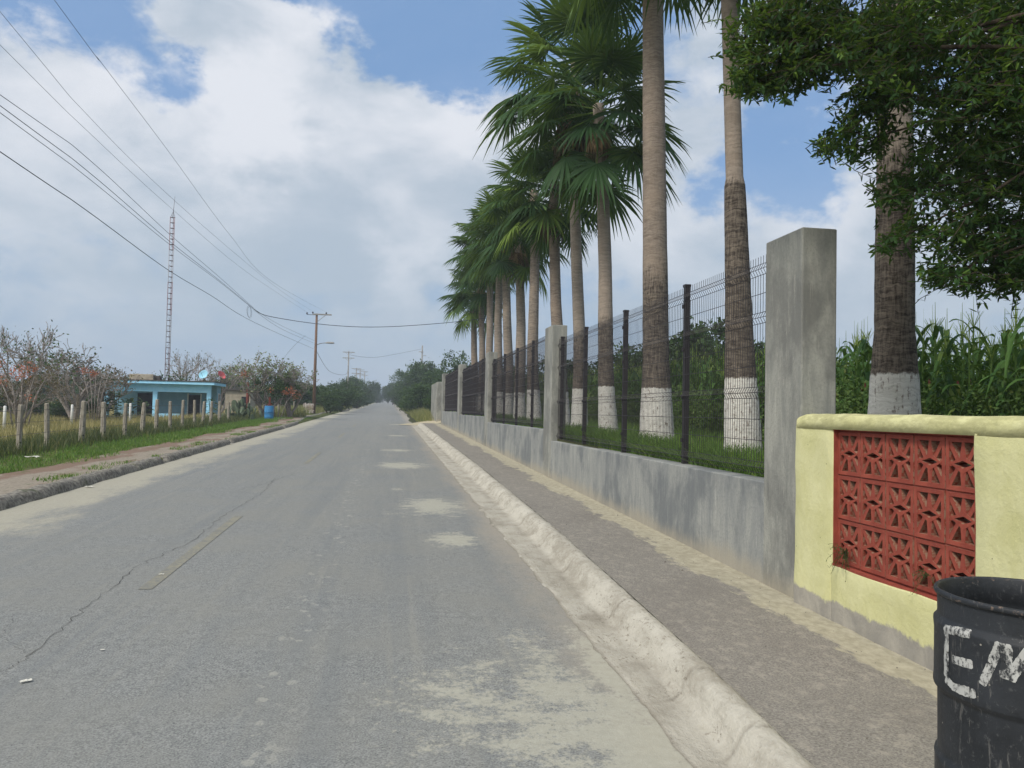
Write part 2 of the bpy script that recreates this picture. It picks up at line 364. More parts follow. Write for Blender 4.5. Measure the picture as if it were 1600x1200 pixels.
# right kerb with its dished gutter
prof = [(1.415, .002), (1.45, .012), (1.52, .004), (1.60, .0), (1.68, .004), (1.735, .012), (1.775, .040), (1.808, .090), (1.845, .134), (1.89, .160), (1.94, .170), (1.985, .168), (2.02, .156), (2.043, .141), (2.058, .128)]
def kshift(Y): return float(np.interp(Y, [0, 3.05, 4.3, 8.7, 17.6, 49], [-.30, -.235, -.165, -.035, .06, .09]))
ys = np.unique(np.round(np.concatenate([np.arange(1.0, 14, .03), np.arange(14, 26, .08), np.arange(26, 49.4, .3), [-3, 0]]), 3))
joints = []; yy = -2.
while yy < 49: joints.append(yy); yy += random.uniform(.75, 1.7)
vs = []; tint = []
for Y in ys:
    end = float(sstep((49.3-Y)/.7))
    for k, (X, h) in enumerate(prof):
        gq = 0
        for jy in joints:
            dd = Y - jy - .10*vn((X*3, jy, 3), 1) - (X-1.7)*.25*vn((jy, 0, 0), 1.7)
            if abs(dd) < .08 and X > 1.5: gq = max(gq, math.exp(-(dd/.012)**2)*(.5+.5*abs(vn((jy, 5, 5), 3.3))*2))
        if k in (0, len(prof)-1): gq *= .3
        dn = .007*vn((X, Y, 0), 3.5) + .006*vn((X, Y, 9), 11) + .003*vn((X, Y, 2), 30)
        if k == 0: X += .05*vn((0, Y, 4), 2.2) + .02*vn((0, Y, 8), 9)
        lift = 0.3 + .7*min(1, h/.1); cc = float(np.interp(Y, [4, 9, 20], [.74, .86, 1.0])); Xo = 2.055+kshift(Y); fx = Xo-.32*cc; X = Xo-(2.055-X)*cc if X >= 1.735 else 1.415+(X-1.415)*(fx-1.415)/.32
        zz = (h + dn*lift)*(end if k not in (0,) else 1) - .018*gq
        zz = max(zz, .006 if k else .003); gq = max(gq, (.10, .22, .26, .22, .42, .20, .05)[k]*(.7+.8*vn((X*3, Y, 2), 2.0)) if k < 7 else 0); gq = max(gq, .75 if k == 0 and vn((0, Y, 6), 3) > -.25 else 0, .9 if k == len(prof)-1 else 0)
        if k >= len(prof)-2: zz = min(zz, .165); X += .015*vn((2, Y, 4), 6)
        vs.append((X, Y, float(base_z(Y)) + zz + (.012 if X < 1.62 and k < 3 else 0)*0)); tint.append(min(1, gq))
n_ = len(prof); i = (np.arange(len(ys)-1)[:, None]*n_ + np.arange(n_-1)[None]).ravel()
o = link_mesh('kerb', np_mesh('kerb', np.array(vs), np.stack([i, i+1, i+n_+1, i+n_], 1), tint), M_kerb); tag(o, kind='structure')
for p_ in o.data.polygons: p_.use_smooth = True

xs = np.linspace(0, 1, 6); ys = np.unique(np.round(np.concatenate([np.arange(-4, 12, .25), np.arange(12, 50, 1.0)]), 3))
v, f = grid_mesh(xs, ys, lambda X, Y: base_z(Y) + .148 + .004*np.sin(Y*1.3)*np.cos(X*2))
for q in v: xl = 2.04+kshift(q[1]); q[0] = xl+(3.36-xl)*q[0]
o = link_mesh('sidewalk', np_mesh('sidewalk', v, f), M_side); tag(o, kind='structure')
mb = MB()
P = [(.6, 48.8), (1.5, 48.3), (2.0, 49.0), (3.3, 49.2), (3.9, 51.5), (3.4, 56), (2.3, 57), (1.7, 54), (1.0, 50.8)]
c0 = (2.0, 51.5)
for a, b in zip(P, P[1:]+P[:1]):
    q = []
    for (X, Y) in (c0, a, b): q.append((X, Y, max(rz(X, Y) if X < 1.62 else 0, gz(X, Y))+.02))
    i = len(mb.v); mb.v += q; mb.face((i, i+1, i+2))
tag(mb.build('sand_apron', M_sand), kind='structure')

# left kerb, path and verge
ys = np.unique(np.round(np.concatenate([np.arange(-8, 10, .3), np.arange(10, 30, .12), np.arange(30, 62, .4), np.arange(62, 130, 3)]), 3))
prof = [(-5.16, 0), (-5.20, .08), (-5.24, .13), (-5.32, .15), (-5.42, .145), (-5.50, .11)]
vs = []
for Y in ys:
    off = float(road_edge_l(Y)) + 5.28
    for k, (X, h) in enumerate(prof):
        dn = .035*vn((X, Y, 0), 2.6) + .02*vn((X, Y, 5), 7)
        gapm = .35 if vn((0, Y, 0), .9) > .38 else 1
        vs.append((X+off + .03*vn((X, Y, 3), 3), Y, float(base_z(Y)) + max(.001, h*gapm + dn*(k > 0))))
n_ = len(prof); i = (np.arange(len(ys)-1)[:, None]*n_ + np.arange(n_-1)[None]).ravel()
o = link_mesh('kerb_old', np_mesh('kerb_old', np.array(vs), np.stack([i, i+1, i+n_+1, i+n_], 1)[:, ::-1]), M_kerb_old); tag(o, kind='structure')
o.name = 'kerb'
ys = np.concatenate([np.arange(-8, 66, .5)])
vs = []
for Y in ys:
    off = float(road_edge_l(Y)) + 5.28
    for u in np.linspace(0, 1, 7):
        X = -5.46 + off + u*(-1.35-.3*vn((0, Y, 0), .5)-.15*vn((0, Y, 0), 2) - off*.3)
        vs.append((X, Y, float(base_z(Y)) + .118 + .01*vn((X, Y, 0), 2)))
i = (np.arange(len(ys)-1)[:, None]*7 + np.arange(6)[None]).ravel()
o = link_mesh('path', np_mesh('path', np.array(vs), np.stack([i, i+1, i+8, i+7], 1)[:, ::-1]), M_path); tag(o, kind='structure')

# ---------------------------------------------------------------- leaf / grass materials
def leafy(name, cols, rough=.6, spec=.3, trans=.25, var=1.0):
    def fn(t, p):
        a = attr_tint(t); c = cols[0]
        n = t.noise(t.coord(), 1.3, 3, .6)
        f_ = t.math('ADD', a, t.math('MULTIPLY', t.math('SUBTRACT', n, .5), .5*var), clamp=True)
        c = t.mix(t.ss(f_, 0, .55), cols[0], cols[1])
        if len(cols) > 2: c = t.mix(t.ss(f_, .55, 1.0), c, cols[2])
        t.put(p.inputs['Base Color'], c)
        if trans:
            tr = t.node('ShaderNodeBsdfTranslucent'); t.put(tr.inputs[0], t.mix(.5, c, c3((150, 180, 60)), 'MIX'))
            ms = t.node('ShaderNodeMixShader'); ms.inputs[0].default_value = trans
            t.l.new(p.outputs[0], ms.inputs[1]); t.l.new(tr.outputs[0], ms.inputs[2])
            out = [n for n in t.n if n.type == 'OUTPUT_MATERIAL'][0]; t.l.new(ms.outputs[0], out.inputs[0])
    return material(name, fn, rough, spec)
M_grass = leafy('verge_grass', [c3((54, 82, 32)), c3((90, 124, 50)), c3((132, 152, 72))], trans=.3)
M_weed = leafy('tall_weeds', [c3((46, 58, 34)), c3((74, 84, 48)), c3((132, 124, 78))], trans=.12)
M_weed2 = leafy('bank_weeds', [c3((92, 100, 54)), c3((126, 128, 76)), c3((164, 154, 104))], trans=.12)
M_dry = leafy('dry_grass', [c3((112, 110, 68)), c3((148, 138, 90)), c3((174, 160, 116))], trans=.12)
M_palm = leafy('palm_leaf', [c3((26, 48, 32)), c3((50, 78, 44)), c3((112, 134, 58))], .6, .15, .2)
M_palm_dead = leafy('dead_palm_leaf', [c3((70, 58, 42)), c3((104, 88, 64)), c3((140, 122, 92))], .9, .1, .05)
M_oak = leafy('oak_leaf', [c3((26, 46, 26)), c3((48, 78, 38)), c3((108, 136, 56))], .6, .2, .28, .9)
M_corn = leafy('corn_leaf', [c3((46, 76, 38)), c3((82, 116, 54)), c3((138, 156, 80))], .6, .2, .22)
M_bush = leafy('bush_leaf', [c3((34, 52, 30)), c3((56, 78, 42)), c3((92, 110, 56))], .7, .2, .1)
M_bush_light = leafy('light_bush_leaf', [c3((54, 76, 38)), c3((86, 110, 54)), c3((118, 124, 74))], .7, .2, .1)
M_airy = leafy('grey_green_leaf', [c3((78, 92, 62)), c3((112, 124, 88)), c3((146, 150, 112))], .7, .2, .2)
M_brown = leafy('brown_leaf', [c3((72, 60, 46)), c3((98, 84, 60)), c3((112, 104, 66))], .8, .1, .1)
M_orange = leafy('orange_flower', [c3((128, 74, 50)), c3((186, 104, 80)), c3((204, 136, 104))], .7, .2, .15)
M_cactus = leafy('cactus_pad', [c3((92, 106, 84)), c3((120, 134, 108))], .7, .3, 0)
def bark(name, a, b, sz=(6, 6, 2)):
    def fn(t, p):
        n = t.noise(t.sc(t.coord(), sz), 4, 5, .7); t.put(p.inputs['Normal'], t.bump(n, .8, .02)); return t.mix(t.ss(n, .3, .7), a, b)
    return material(name, fn, .95, .1)
M_twig = bark('grey_twigs', c3((108, 100, 94)), c3((168, 160, 152)))
M_bark = bark('dark_bark', c3((60, 52, 44)), c3((96, 86, 74)))

# ---------------------------------------------------------------- grass builder
def blades(name, n, area, hfn, mat, h=(.1, .2), wd=.006, lean=.5, keep=None, seg=2, clump=0.0, parent=None):
    x0, x1, y0, y1 = area; X = rng.uniform(x0, x1, n); Y = rng.uniform(y0, y1, n)
    if clump > 0:
        kx = rng.uniform(x0, x1, max(8, n//40)); ky = rng.uniform(y0, y1, max(8, n//40)); idx = rng.integers(0, len(kx), n)
        sel = rng.random(n) < .7; X = np.where(sel, kx[idx]+rng.normal(0, clump, n), X); Y = np.where(sel, ky[idx]+rng.normal(0, clump, n), Y)
    k = (X > x0) & (X < x1); X, Y = X[k], Y[k]
    if keep is not None: k = keep(X, Y); X, Y = X[k], Y[k]
    n = len(X); Z = hfn(X, Y); H = rng.uniform(h[0], h[1], n); a = rng.uniform(0, 2*math.pi, n); ln = rng.uniform(.1, lean, n)*H
    la = rng.uniform(0, 2*math.pi, n); w_ = wd*rng.uniform(.6, 1.3, n)
    dx, dy = np.cos(a)*w_, np.sin(a)*w_; lx, ly = np.cos(la)*ln, np.sin(la)*ln
    P = []
    for s_ in range(seg+1):
        t = s_/seg; ww = 1-.92*t; cx = X+lx*t**2; cy = Y+ly*t**2; cz = Z+H*(t-.25*t*t*(ln/np.maximum(H, 1e-3)))
        P.append(np.stack([cx-dx*ww, cy-dy*ww, cz], 1)); P.append(np.stack([cx+dx*ww, cy+dy*ww, cz], 1))
    V = np.stack(P, 1).reshape(-1, 3); m = 2*(seg+1); b = np.arange(n)[:, None]*m; F = []
    for s_ in range(seg): F.append(b + np.array([[2*s_, 2*s_+1, 2*s_+3, 2*s_+2]]))
    F = np.concatenate(F, 0); T = np.repeat(np.clip(rng.normal(.45, .25, n), 0, 1), m)
    return link_mesh(name, np_mesh(name, V, F, T), mat, parent)
def gh(X, Y): return base_z(Y) + ground_h(X, Y) - .01
tag(blades('grass', 38000, (-9.4, -6.4, 5, 56), gh, M_grass, (.05, .16), .010, .9, clump=.12, keep=lambda X, Y: X < -6.65 - .25*np.sin(Y*.9)-.1*np.sin(Y*3.1)),
    'short bright green grass on the verge between dirt path and weeds', 'grass', kind='stuff')
tag(blades('kerb_grass', 9000, (-5.95, -5.40, 10, 60), lambda X, Y: base_z(Y)+.11, M_grass, (.03, .10), .008, .9, clump=.12, keep=lambda X, Y: (np.sin(Y*.8+1)+np.sin(Y*2.3) > -.2+2.2*np.clip(-5.5-X, 0, 1))),
    'thin tufts of grass growing along the left kerb', 'grass', kind='stuff')
tag(blades('weeds', 30000, (-10.6, -8.3, 5, 60), gh, M_weed, (.10, .44), .010, .6, clump=.22, seg=3), 'tall olive weeds along the foot of the post fence', 'weeds', kind='stuff')
tag(blades('dry_grass', 42000, (-42, -10.4, 16, 62), gh, M_dry, (.20, .50), .014, .5, clump=.5, keep=lambda X, Y: (X > -Y*.95-2)), 'tall straw coloured grass in the field behind the posts', 'grass', kind='stuff')
tag(blades('roadside_weeds', 16000, (-11, -5.3, 58, 150), gh, M_weed2, (.3, .9), .025, .7, clump=.5, keep=lambda X, Y: X < road_edge_l(Y)-.5-.5*np.sin(Y*.3)), 'olive and straw weeds on the far left roadside', 'weeds', kind='stuff')
tag(blades('bank_weeds', 26000, (1.8, 8, 50, 150), gh, M_weed2, (.25, .9), .020, .7, clump=.5, keep=lambda X, Y: X > 2.1+1.6*np.clip((57-Y)/6, 0, 1)), 'olive weeds on the roadside bank beyond the fence', 'weeds', kind='stuff')
tag(blades('lawn', 42000, (3.45, 9.5, 3, 50), gh, M_grass, (.08, .26), .009, .8, clump=.15), 'lush green grass around the whitewashed palm trunks', 'grass', kind='stuff')
tag(blades('long_grass', 6000, (3.42, 3.9, 6.3, 15), gh, M_grass, (.18, .42), .007, 1.3, seg=4, clump=.12), 'long arching grass blades just inside the near mesh fence', 'grass', kind='stuff')

# ---------------------------------------------------------------- concrete wall, pillars, mesh fence
def m_concrete(a, b, dark, light):
    def fn(t, p):
        co = t.coord(); x, y, z = t.xyz(co)
        st = t.noise(t.sc(co, (2.6, 2.6, .45)), 2.6, 9, .72, .35); st2 = t.noise(t.sc(co, (11, 11, .9), (3, 1, 2)), 2.2, 8, .78, .3); bl = t.noise(t.sc(co, (1, 1, .7)), 1.25, 9, .68, .2); fi = t.noise(co, 40, 4, .7)
        c = t.mix(t.ss(st, .32, .68), a, b)
        c = t.mix(t.math('MULTIPLY', t.ss(bl, .44, .60), .75), c, dark)
        c = t.mix(t.math('MULTIPLY', t.ss(st2, .54, .70), .5), c, light)
        c = t.mix(t.math('MULTIPLY', t.ss(fi, .45, .7), .35), c, dark)
        hh = t.math('SUBTRACT', z, t.math('MULTIPLY', y, SL))
        foot = t.math('MULTIPLY', t.ss(t.math('ADD', hh, t.math('MULTIPLY', t.math('SUBTRACT', bl, .5), .5)), .36, .16), .6)
        c = t.mix(foot, c, c3((166, 156, 136)))
        t.put(p.inputs['Normal'], t.bump(t.math('ADD', fi, t.math('MULTIPLY', bl, 2)), .5, .006)); return c
    return fn
M_conc = material('streaked_concrete', m_concrete(c3((134, 136, 134)), c3((158, 158, 151)), c3((104, 108, 110)), c3((190, 189, 180))), .85, .25)
M_pillar = material('pillar_plaster', m_concrete(c3((128, 129, 123)), c3((162, 161, 151)), c3((108, 108, 104)), c3((184, 180, 168))), .85, .25)
M_steel = material('black_steel', lambda t, p: t.mix(t.noise(t.coord(), 30, 3), c3((34, 32, 34)), c3((52, 48, 50))), .5, .4)
M_wire = material('dark_brown_wire', lambda t, p: c3((50, 46, 48)), .5, .35)

def rbox(x0, x1, y0, y1, z0, z1, bev=.012, lump=0.0, cut=None):
    bm = bmesh.new(); bmesh.ops.create_cube(bm, size=1)
    for v_ in bm.verts: v_.co = Vector((x0+(v_.co.x+.5)*(x1-x0), y0+(v_.co.y+.5)*(y1-y0), z0+(v_.co.z+.5)*(z1-z0)))
    if lump:
        for ax, (a, b) in enumerate(((x0, x1), (y0, y1), (z0, z1))):
            n = int((b-a)/(cut or .12))
            for k in range(1, n+1):
                q = [0, 0, 0]; q[ax] = a+(b-a)*k/(n+1); no = [0, 0, 0]; no[ax] = 1
                bmesh.ops.bisect_plane(bm, geom=bm.verts[:]+bm.edges[:]+bm.faces[:], plane_co=q, plane_no=no)
    es = [e for e in bm.edges if len(e.link_faces) == 2 and e.calc_face_angle(0) > 1.0]
    if bev: bmesh.ops.bevel(bm, geom=es, offset=bev, segments=2, affect='EDGES', profile=.5)
    if lump:
        for v_ in bm.verts:
            p = v_.co; v_.co = p + Vector((vn((p.x, p.y, p.z), 3.1), vn((p.y, p.z, p.x), 3.1)*.3, vn((p.z, p.x, p.y), 3.1)))*lump
    me = bpy.data.meshes.new('b'); bm.to_mesh(me); bm.free()
    return me
PIL = [(5.60, 6.20, 3.17), (15.0, 15.75, 3.42), (25.0, 25.8, 3.62), (35.3, 36.2, 3.82), (46.3, 47.4, 3.90)]
TOPS = [1.10, 1.305, 1.485, 1.62]; FT = [3.13, 3.335, 3.56, 3.76]
wall = thing('concrete_wall', (3.2, 6, .2), 0, 'long grey streaked concrete wall with five pillars beside the sidewalk', 'wall')
bpy.context.view_layer.update()
def child(o, par): o.parent = par; o.matrix_parent_inverse = par.matrix_world.inverted(); return o
for k, (a, b, zt) in enumerate(PIL):
    p_ = link_mesh('pillar', rbox(3.2, 3.50, a, b, -.2+SL*a, zt, .012), M_pillar); child(p_, wall)
    if k == 0: p_['label'] = 'broad tall pillar at the near end, next to the yellow wall'
for k in range(4):
    a = PIL[k][1]-.0; b = PIL[k+1][0]
    if k == 0:
        me = rbox(3.206, 3.44, a-.004, b+.004, -.2+SL*a, TOPS[k], .01)
    else: me = rbox(3.206, 3.44, a-.004, b+.004, -.2+SL*a, TOPS[k], .01)
    child(link_mesh('base_wall', me, M_conc), wall)
def wire(mb, a, b, r=.0028):
    a, b = Vector(a), Vector(b); d = (b-a).normalized(); up = Vector((0, 0, 1)) if abs(d.z) < .9 else Vector((1, 0, 0))
    u = d.cross(up).normalized()*r; w_ = d.cross(u).normalized()*r; i = len(mb.v)
    for q in (a, b):
        for s_ in (u, w_*1, -u, -w_): mb.v.append(tuple(q+s_))
    for j in range(4): mb.face((i+j, i+(j+1) % 4, i+4+(j+1) % 4, i+4+j))
names4 = ['near section of black welded mesh fence between the big pillar and the second pillar', 'second section of black mesh fence, between the second and third pillars',
          'third section of black mesh fence, between the third and fourth pillars', 'farthest section of black mesh fence, ending at the last pillar']
for k in range(4):
    a = PIL[k][1]+.01; b = PIL[k+1][0]-.01; zb = TOPS[k]+.03; zt = FT[k]; X = 3.34
    fence = thing('mesh_fence', (X, a, zb), 0, names4[k], 'fence', 'mesh fence sections on the concrete wall'); bpy.context.view_layer.update()
    posts = [a+.05+(b-a-.1)*j/4 for j in range(5)]
    if k == 0: posts = [8.47, 10.8, 13.1, b-.06]
    for py in posts:
        mp = MB(); mp.box(X+.025, X+.085, py-.03, py+.03, TOPS[k]-.02, zt+.02)
        mp.box(X+.018, X+.092, py-.037, py+.037, zt+.02, zt+.05)
        for q in (.25, .75, 1.3, 1.8): mp.box(X+.004, X+.025, py-.022, py+.022, TOPS[k]+q, TOPS[k]+q+.045)
        child(mp.build('post', M_steel), fence)
    ed = [a]+[q for q in posts if a+.3 < q < b-.3]+[b]
    for y0, y1 in zip(ed, ed[1:]):
        mp = MB(); bends = [zt-.10-.075, zt-.62, zt-1.30, zb+.02]
        zs = [zt]
        pts_prof = [(0, zb)]
        for bz in reversed(bends): pts_prof += [(0, bz), (-.028, bz+.05), (0, bz+.10)]
        pts_prof.append((0, zt)); pts_prof.sort(key=lambda q: q[1])
        n = max(2, int((y1-y0)/.05)); r_ = .0027
        for j in range(n+1):
            yy = y0+(y1-y0)*j/n
            for (xa, za), (xb, zb_) in zip(pts_prof, pts_prof[1:]):
                if zb_-za > .003: wire(mp, (X+xa, yy, za), (X+xb, yy, zb_), r_)
        hz_ = []
        for bz in bends: hz_ += [(0, bz), (-.028, bz+.05), (0, bz+.10)]
        hz_ += [(0, (bends[0]+bends[1]+.1)/2), (0, bends[2]+.1+(bends[1]-bends[2]-.1)/3), (0, bends[2]+.1+(bends[1]-bends[2]-.1)*2/3), (0, bends[3]+.1+(bends[2]-bends[3]-.1)/3), (0, bends[3]+.1+(bends[2]-bends[3]-.1)*2/3)]
        for xo, z_ in hz_: wire(mp, (X+xo-.004, y0, z_), (X+xo-.004, y1, z_), .003)
        child(mp.build('mesh_panel', M_wire), fence)
st = tag(link_mesh('wall_stub', rbox(3.12, 3.45, 50.8, 57.5, .5, 3.55, .03, .02, .6), M_pillar), 'pale weathered concrete wall stub with peeling plaster beyond the last fence pillar', 'wall')

# ---------------------------------------------------------------- yellow wall with red breeze blocks
def m_yellow(t, p):
    co = t.coord(); x, y, z = t.xyz(co); a = t.noise(co, 4, 6, .65, .3); b = t.noise(co, 24, 5, .7); s_ = t.noise(t.sc(co, (3, 3, .5)), 4, 5, .65)
    c = t.mix(t.ss(a, .3, .7), c3((196, 193, 140)), c3((208, 205, 157)))
    c = t.mix(t.math('MULTIPLY', t.ss(s_, .56, .72), .35), c, c3((190, 188, 132)))
    c = t.mix(t.math('MULTIPLY', t.ss(b, .55, .75), .3), c, c3((228, 222, 166)))
    top = t.math('MULTIPLY', t.ss(z, 1.52, 1.66), t.ss(t.noise(t.sc(co, (2, 1.4, 4)), 5, 6, .7), .38, .62))
    c = t.mix(t.math('MULTIPLY', top, .6), c, c3((150, 146, 104)))
    sp = t.voro(co, 9); c = t.mix(t.math('MULTIPLY', t.ss(sp, .045, .03), .8), c, c3((84, 82, 66)))
    ed = t.math('ADD', t.math('SUBTRACT', z, t.math('MULTIPLY', y, SL)), t.math('MULTIPLY', t.math('SUBTRACT', t.math('ADD', t.math('MULTIPLY', t.noise(co, 3.2, 4, .6), .6), t.math('MULTIPLY', b, .4)), .5), .20))
    c = t.mix(t.ss(ed, .30, .27), c, t.mix(t.ss(a, .3, .7), c3((142, 138, 130)), c3((168, 162, 150))))
    t.put(p.inputs['Normal'], t.bump(t.math('ADD', t.math('MULTIPLY', a, 2), b), .7, .007)); return c
M_yel = material('pale_yellow_paint', m_yellow, .8, .3)
def m_red(t, p):
    co = t.coord(); a = t.noise(co, 9, 5, .65); b = t.noise(co, 60, 4, .7)
    c = t.mix(t.ss(a, .3, .7), c3((128, 58, 46)), c3((152, 74, 58)))
    c = t.mix(t.math('MULTIPLY', t.ss(b, .62, .74), .5), c, c3((184, 122, 104)))
    t.put(p.inputs['Normal'], t.bump(t.math('ADD', a, b), .5, .004)); return c
M_red = material('brick_red_paint', m_red, .75, .3)
M_redin = material('half_painted_block', lambda t, p: t.mix(t.ss(t.noise(t.coord(), 26, 4, .7), .42, .58), c3((132, 66, 52)), c3((146, 116, 96))), .9, .1)
M_greyin = material('bare_block', lambda t, p: t.mix(t.noise(t.coord(), 12, 5, .7), c3((96, 84, 70)), c3((150, 132, 112))), .95, .1)
yw = thing('yellow_wall', (3.15, 5, .2), 0, 'pale yellow garden wall with a red panel of pierced blocks', 'wall'); bpy.context.view_layer.update()
XF, XB = 3.15, 3.32; PY0, PY1, PZ0, PZ1 = 3.74, 5.09, .61, 1.585
for (a, b, c_, d_) in [(PY1, 5.595, -.1, 1.597), (-3.0, PY0, -.1, 1.597), (PY0, PY1, -.1, PZ0), (PY0+.001, PY1-.001, PZ1+.004, 1.597)]:
    me = rbox(XF, XB, a, b, c_, d_, .010, .014, .11) if c_ < 1 else rbox(XF+.004, XB, a, b, c_, d_, .002)
    for p_ in me.polygons: p_.use_smooth = True
    child(link_mesh('wall_face', me, M_yel), yw)
# rounded hand-smoothed coping
mb = MB(); cs = []
ysc = np.arange(-3.0, 5.60, .06)
for Y in ysc:
    ring = []; rr = min(1, (5.60-Y)/.06+.55) if Y > 5.52 else 1
    for j in range(12):
        t = math.pi*j/11; X = (XF+XB)/2 - math.cos(t)*(.087+.005*vn((0, Y, 1), 2.2)); Z = 1.578 + math.sin(t)**.4*(.110+.016*vn((1, Y, 0), 1.7)+.006*vn((1, Y, j), 5))*rr
        ring.append((X, Y, Z))
    cs.append(ring)
for r_ in cs: mb.v += r_
for k in range(len(cs)-1):
    for j in range(11): mb.face((k*12+j, (k+1)*12+j, (k+1)*12+j+1, k*12+j+1), 0, True)
    mb.face((k*12+11, (k+1)*12+11, (k+1)*12, k*12), 0)
mb.face(tuple((len(cs)-1)*12+j for j in range(12))); mb.face(tuple(range(12))[::-1])
child(mb.build('coping', M_yel), yw)
# footing
me = rbox(XF-.02, XF+.01, -3, 5.56, -.1, .26, .01, .02, .15)
# pierced blocks: 5 columns x 3 rows
def prism(mb, pts, x0, x1):          # pts in (y,z)
    i = len(mb.v); n = len(pts)
    ar = sum(pts[k][0]*pts[(k+1) % n][1]-pts[(k+1) % n][0]*pts[k][1] for k in range(n))
    if ar > 0: pts = pts[::-1]
    for x in (x0, x1):
        for (y, z) in pts: mb.v.append((x, y, z))
    mb.face(tuple(i+k for k in range(n))); mb.face(tuple(i+n+k for k in range(n))[::-1])
    for k in range(n): mb.face((i+(k+1) % n, i+k, i+n+k, i+n+(k+1) % n), 1)
def block_mesh(W, H, dep=.09):
    mb = MB(); fw = .026; w2, h2 = W/2, H/2
    def bar(a, b, wa, wb, dx):
        d = (Vector(b)-Vector(a)).normalized(); n = Vector((-d.y, d.x)); a, b = Vector(a), Vector(b)
        prism(mb, [tuple(a+n*wa), tuple(b+n*wb), tuple(b-n*wb), tuple(a-n*wa)], dx, dep-dx)
    prism(mb, [(-w2, -h2), (w2, -h2), (w2, -h2+fw), (-w2, -h2+fw)], 0, dep)
    prism(mb, [(-w2, h2-fw), (w2, h2-fw), (w2, h2), (-w2, h2)], 0, dep)
    prism(mb, [(-w2, -h2+fw), (-w2+fw, -h2+fw), (-w2+fw, h2-fw), (-w2, h2-fw)], 0, dep)
    prism(mb, [(w2-fw, -h2+fw), (w2, -h2+fw), (w2, h2-fw), (w2-fw, h2-fw)], 0, dep)
    ex, ez = .068, .022             # half size of the eye-shaped opening
    # ring round the eye
    ring_o = [(-ex-.028, 0), (0, ez+.032), (ex+.028, 0), (0, -ez-.032)]; ring_i = [(-ex, 0), (0, ez), (ex, 0), (0, -ez)]
    for k in range(4): prism(mb, [ring_o[k], ring_o[(k+1) % 4], ring_i[(k+1) % 4], ring_i[k]], .002, dep-.002)
    for sy in (-1, 1):
        for sz in (-1, 1):
            bar((sy*.045, sz*.030), (sy*(w2-fw+.004), sz*(h2-fw+.004)), .013, .015, .003)
    bar((0, ez+.02), (0, h2-fw+.005), .024, .009, .004)
    bar((0, -ez-.02), (0, -h2+fw-.005), .022, .013, .004)
    bar((-ex-.015, 0), (-w2+fw-.005, 0), .012, .018, .005)
    bar((ex+.015, 0), (w2-fw+.005, 0), .012, .018, .005)
    return mb.mesh('breeze_block')
BW, BH = (PY1-PY0)/5, (PZ1-.02-PZ0-.02)/3
bme = block_mesh(BW-.010, BH-.010)
for i_ in range(5):
    for j_ in range(3):
        o = link_mesh('breeze_block', bme, [M_red, M_redin]); o.location = (3.195+random.uniform(-.003, .003), PY0+BW*(i_+.5), PZ0+.022+BH*(j_+.5)); o.rotation_euler = (random.uniform(-.008, .008), 0, random.uniform(-.008, .008)); child(o, yw)
mb = MB()                            # mortar bed behind the joints and the painted reveal round the panel
for i_ in range(6): y_ = PY0+BW*i_; mb.box(3.204, 3.275, y_-.007, y_+.007, PZ0+.004, PZ1-.004)
for j_ in range(4): z_ = PZ0+.022+BH*j_; mb.box(3.206, 3.273, PY0+.008, PY1-.008, z_-.007, z_+.007)
mb.box(3.162, 3.30, PY0+.001, PY0+.006, PZ0, PZ1); mb.box(3.162, 3.30, PY1-.006, PY1-.001, PZ0, PZ1)
mb.box(3.158, 3.30, PY0, PY1, PZ0-.005, PZ0+.012); mb.box(3.158, 3.30, PY0, PY1, PZ1-.012, PZ1+.003)
child(mb.build('mortar', M_red), yw)

# small weeds rooted in the panel
def tuft(name, loc, n, L, mat, label, droop=1.0):
    mb = MB()
    for k in range(n):
        a = random.uniform(math.pi*.55, math.pi*1.45); l = L*random.uniform(.5, 1.1); e = random.uniform(-.6, 1.0)
        d = Vector((math.cos(a)*.8, math.sin(a), e)); P = []
        for s_ in range(6):
            t = s_/5; P.append(d*l*t + Vector((0, 0, -droop*l*t*t*.7)))
        mb.tube(P, [.0012]*6, 3)
        for s_ in range(2, 6):
            for q in range(2):
                pd = Vector((random.gauss(0, 1), random.gauss(0, 1), random.gauss(0, .6))).normalized()*.028; sd_ = pd.cross(Vector((0, 0, 1))).normalized()*.003
                p0 = P[s_]; mb.quad(p0, p0+pd*.5+sd_, p0+pd, p0+pd*.5-sd_)
    o = mb.build(name, mat); o.location = loc; return tag(o, label, 'plant', 'weeds in the pierced block panel')
tuft('weed', (3.185, 4.98, .72), 22, .13, M_bush_light, 'bushy green weed sprouting at the far lower corner of the red block panel')
tuft('weed', (3.185, 4.13, .74), 9, .10, M_bush_light, 'thin green weed sprouting from the lower middle of the red block panel')

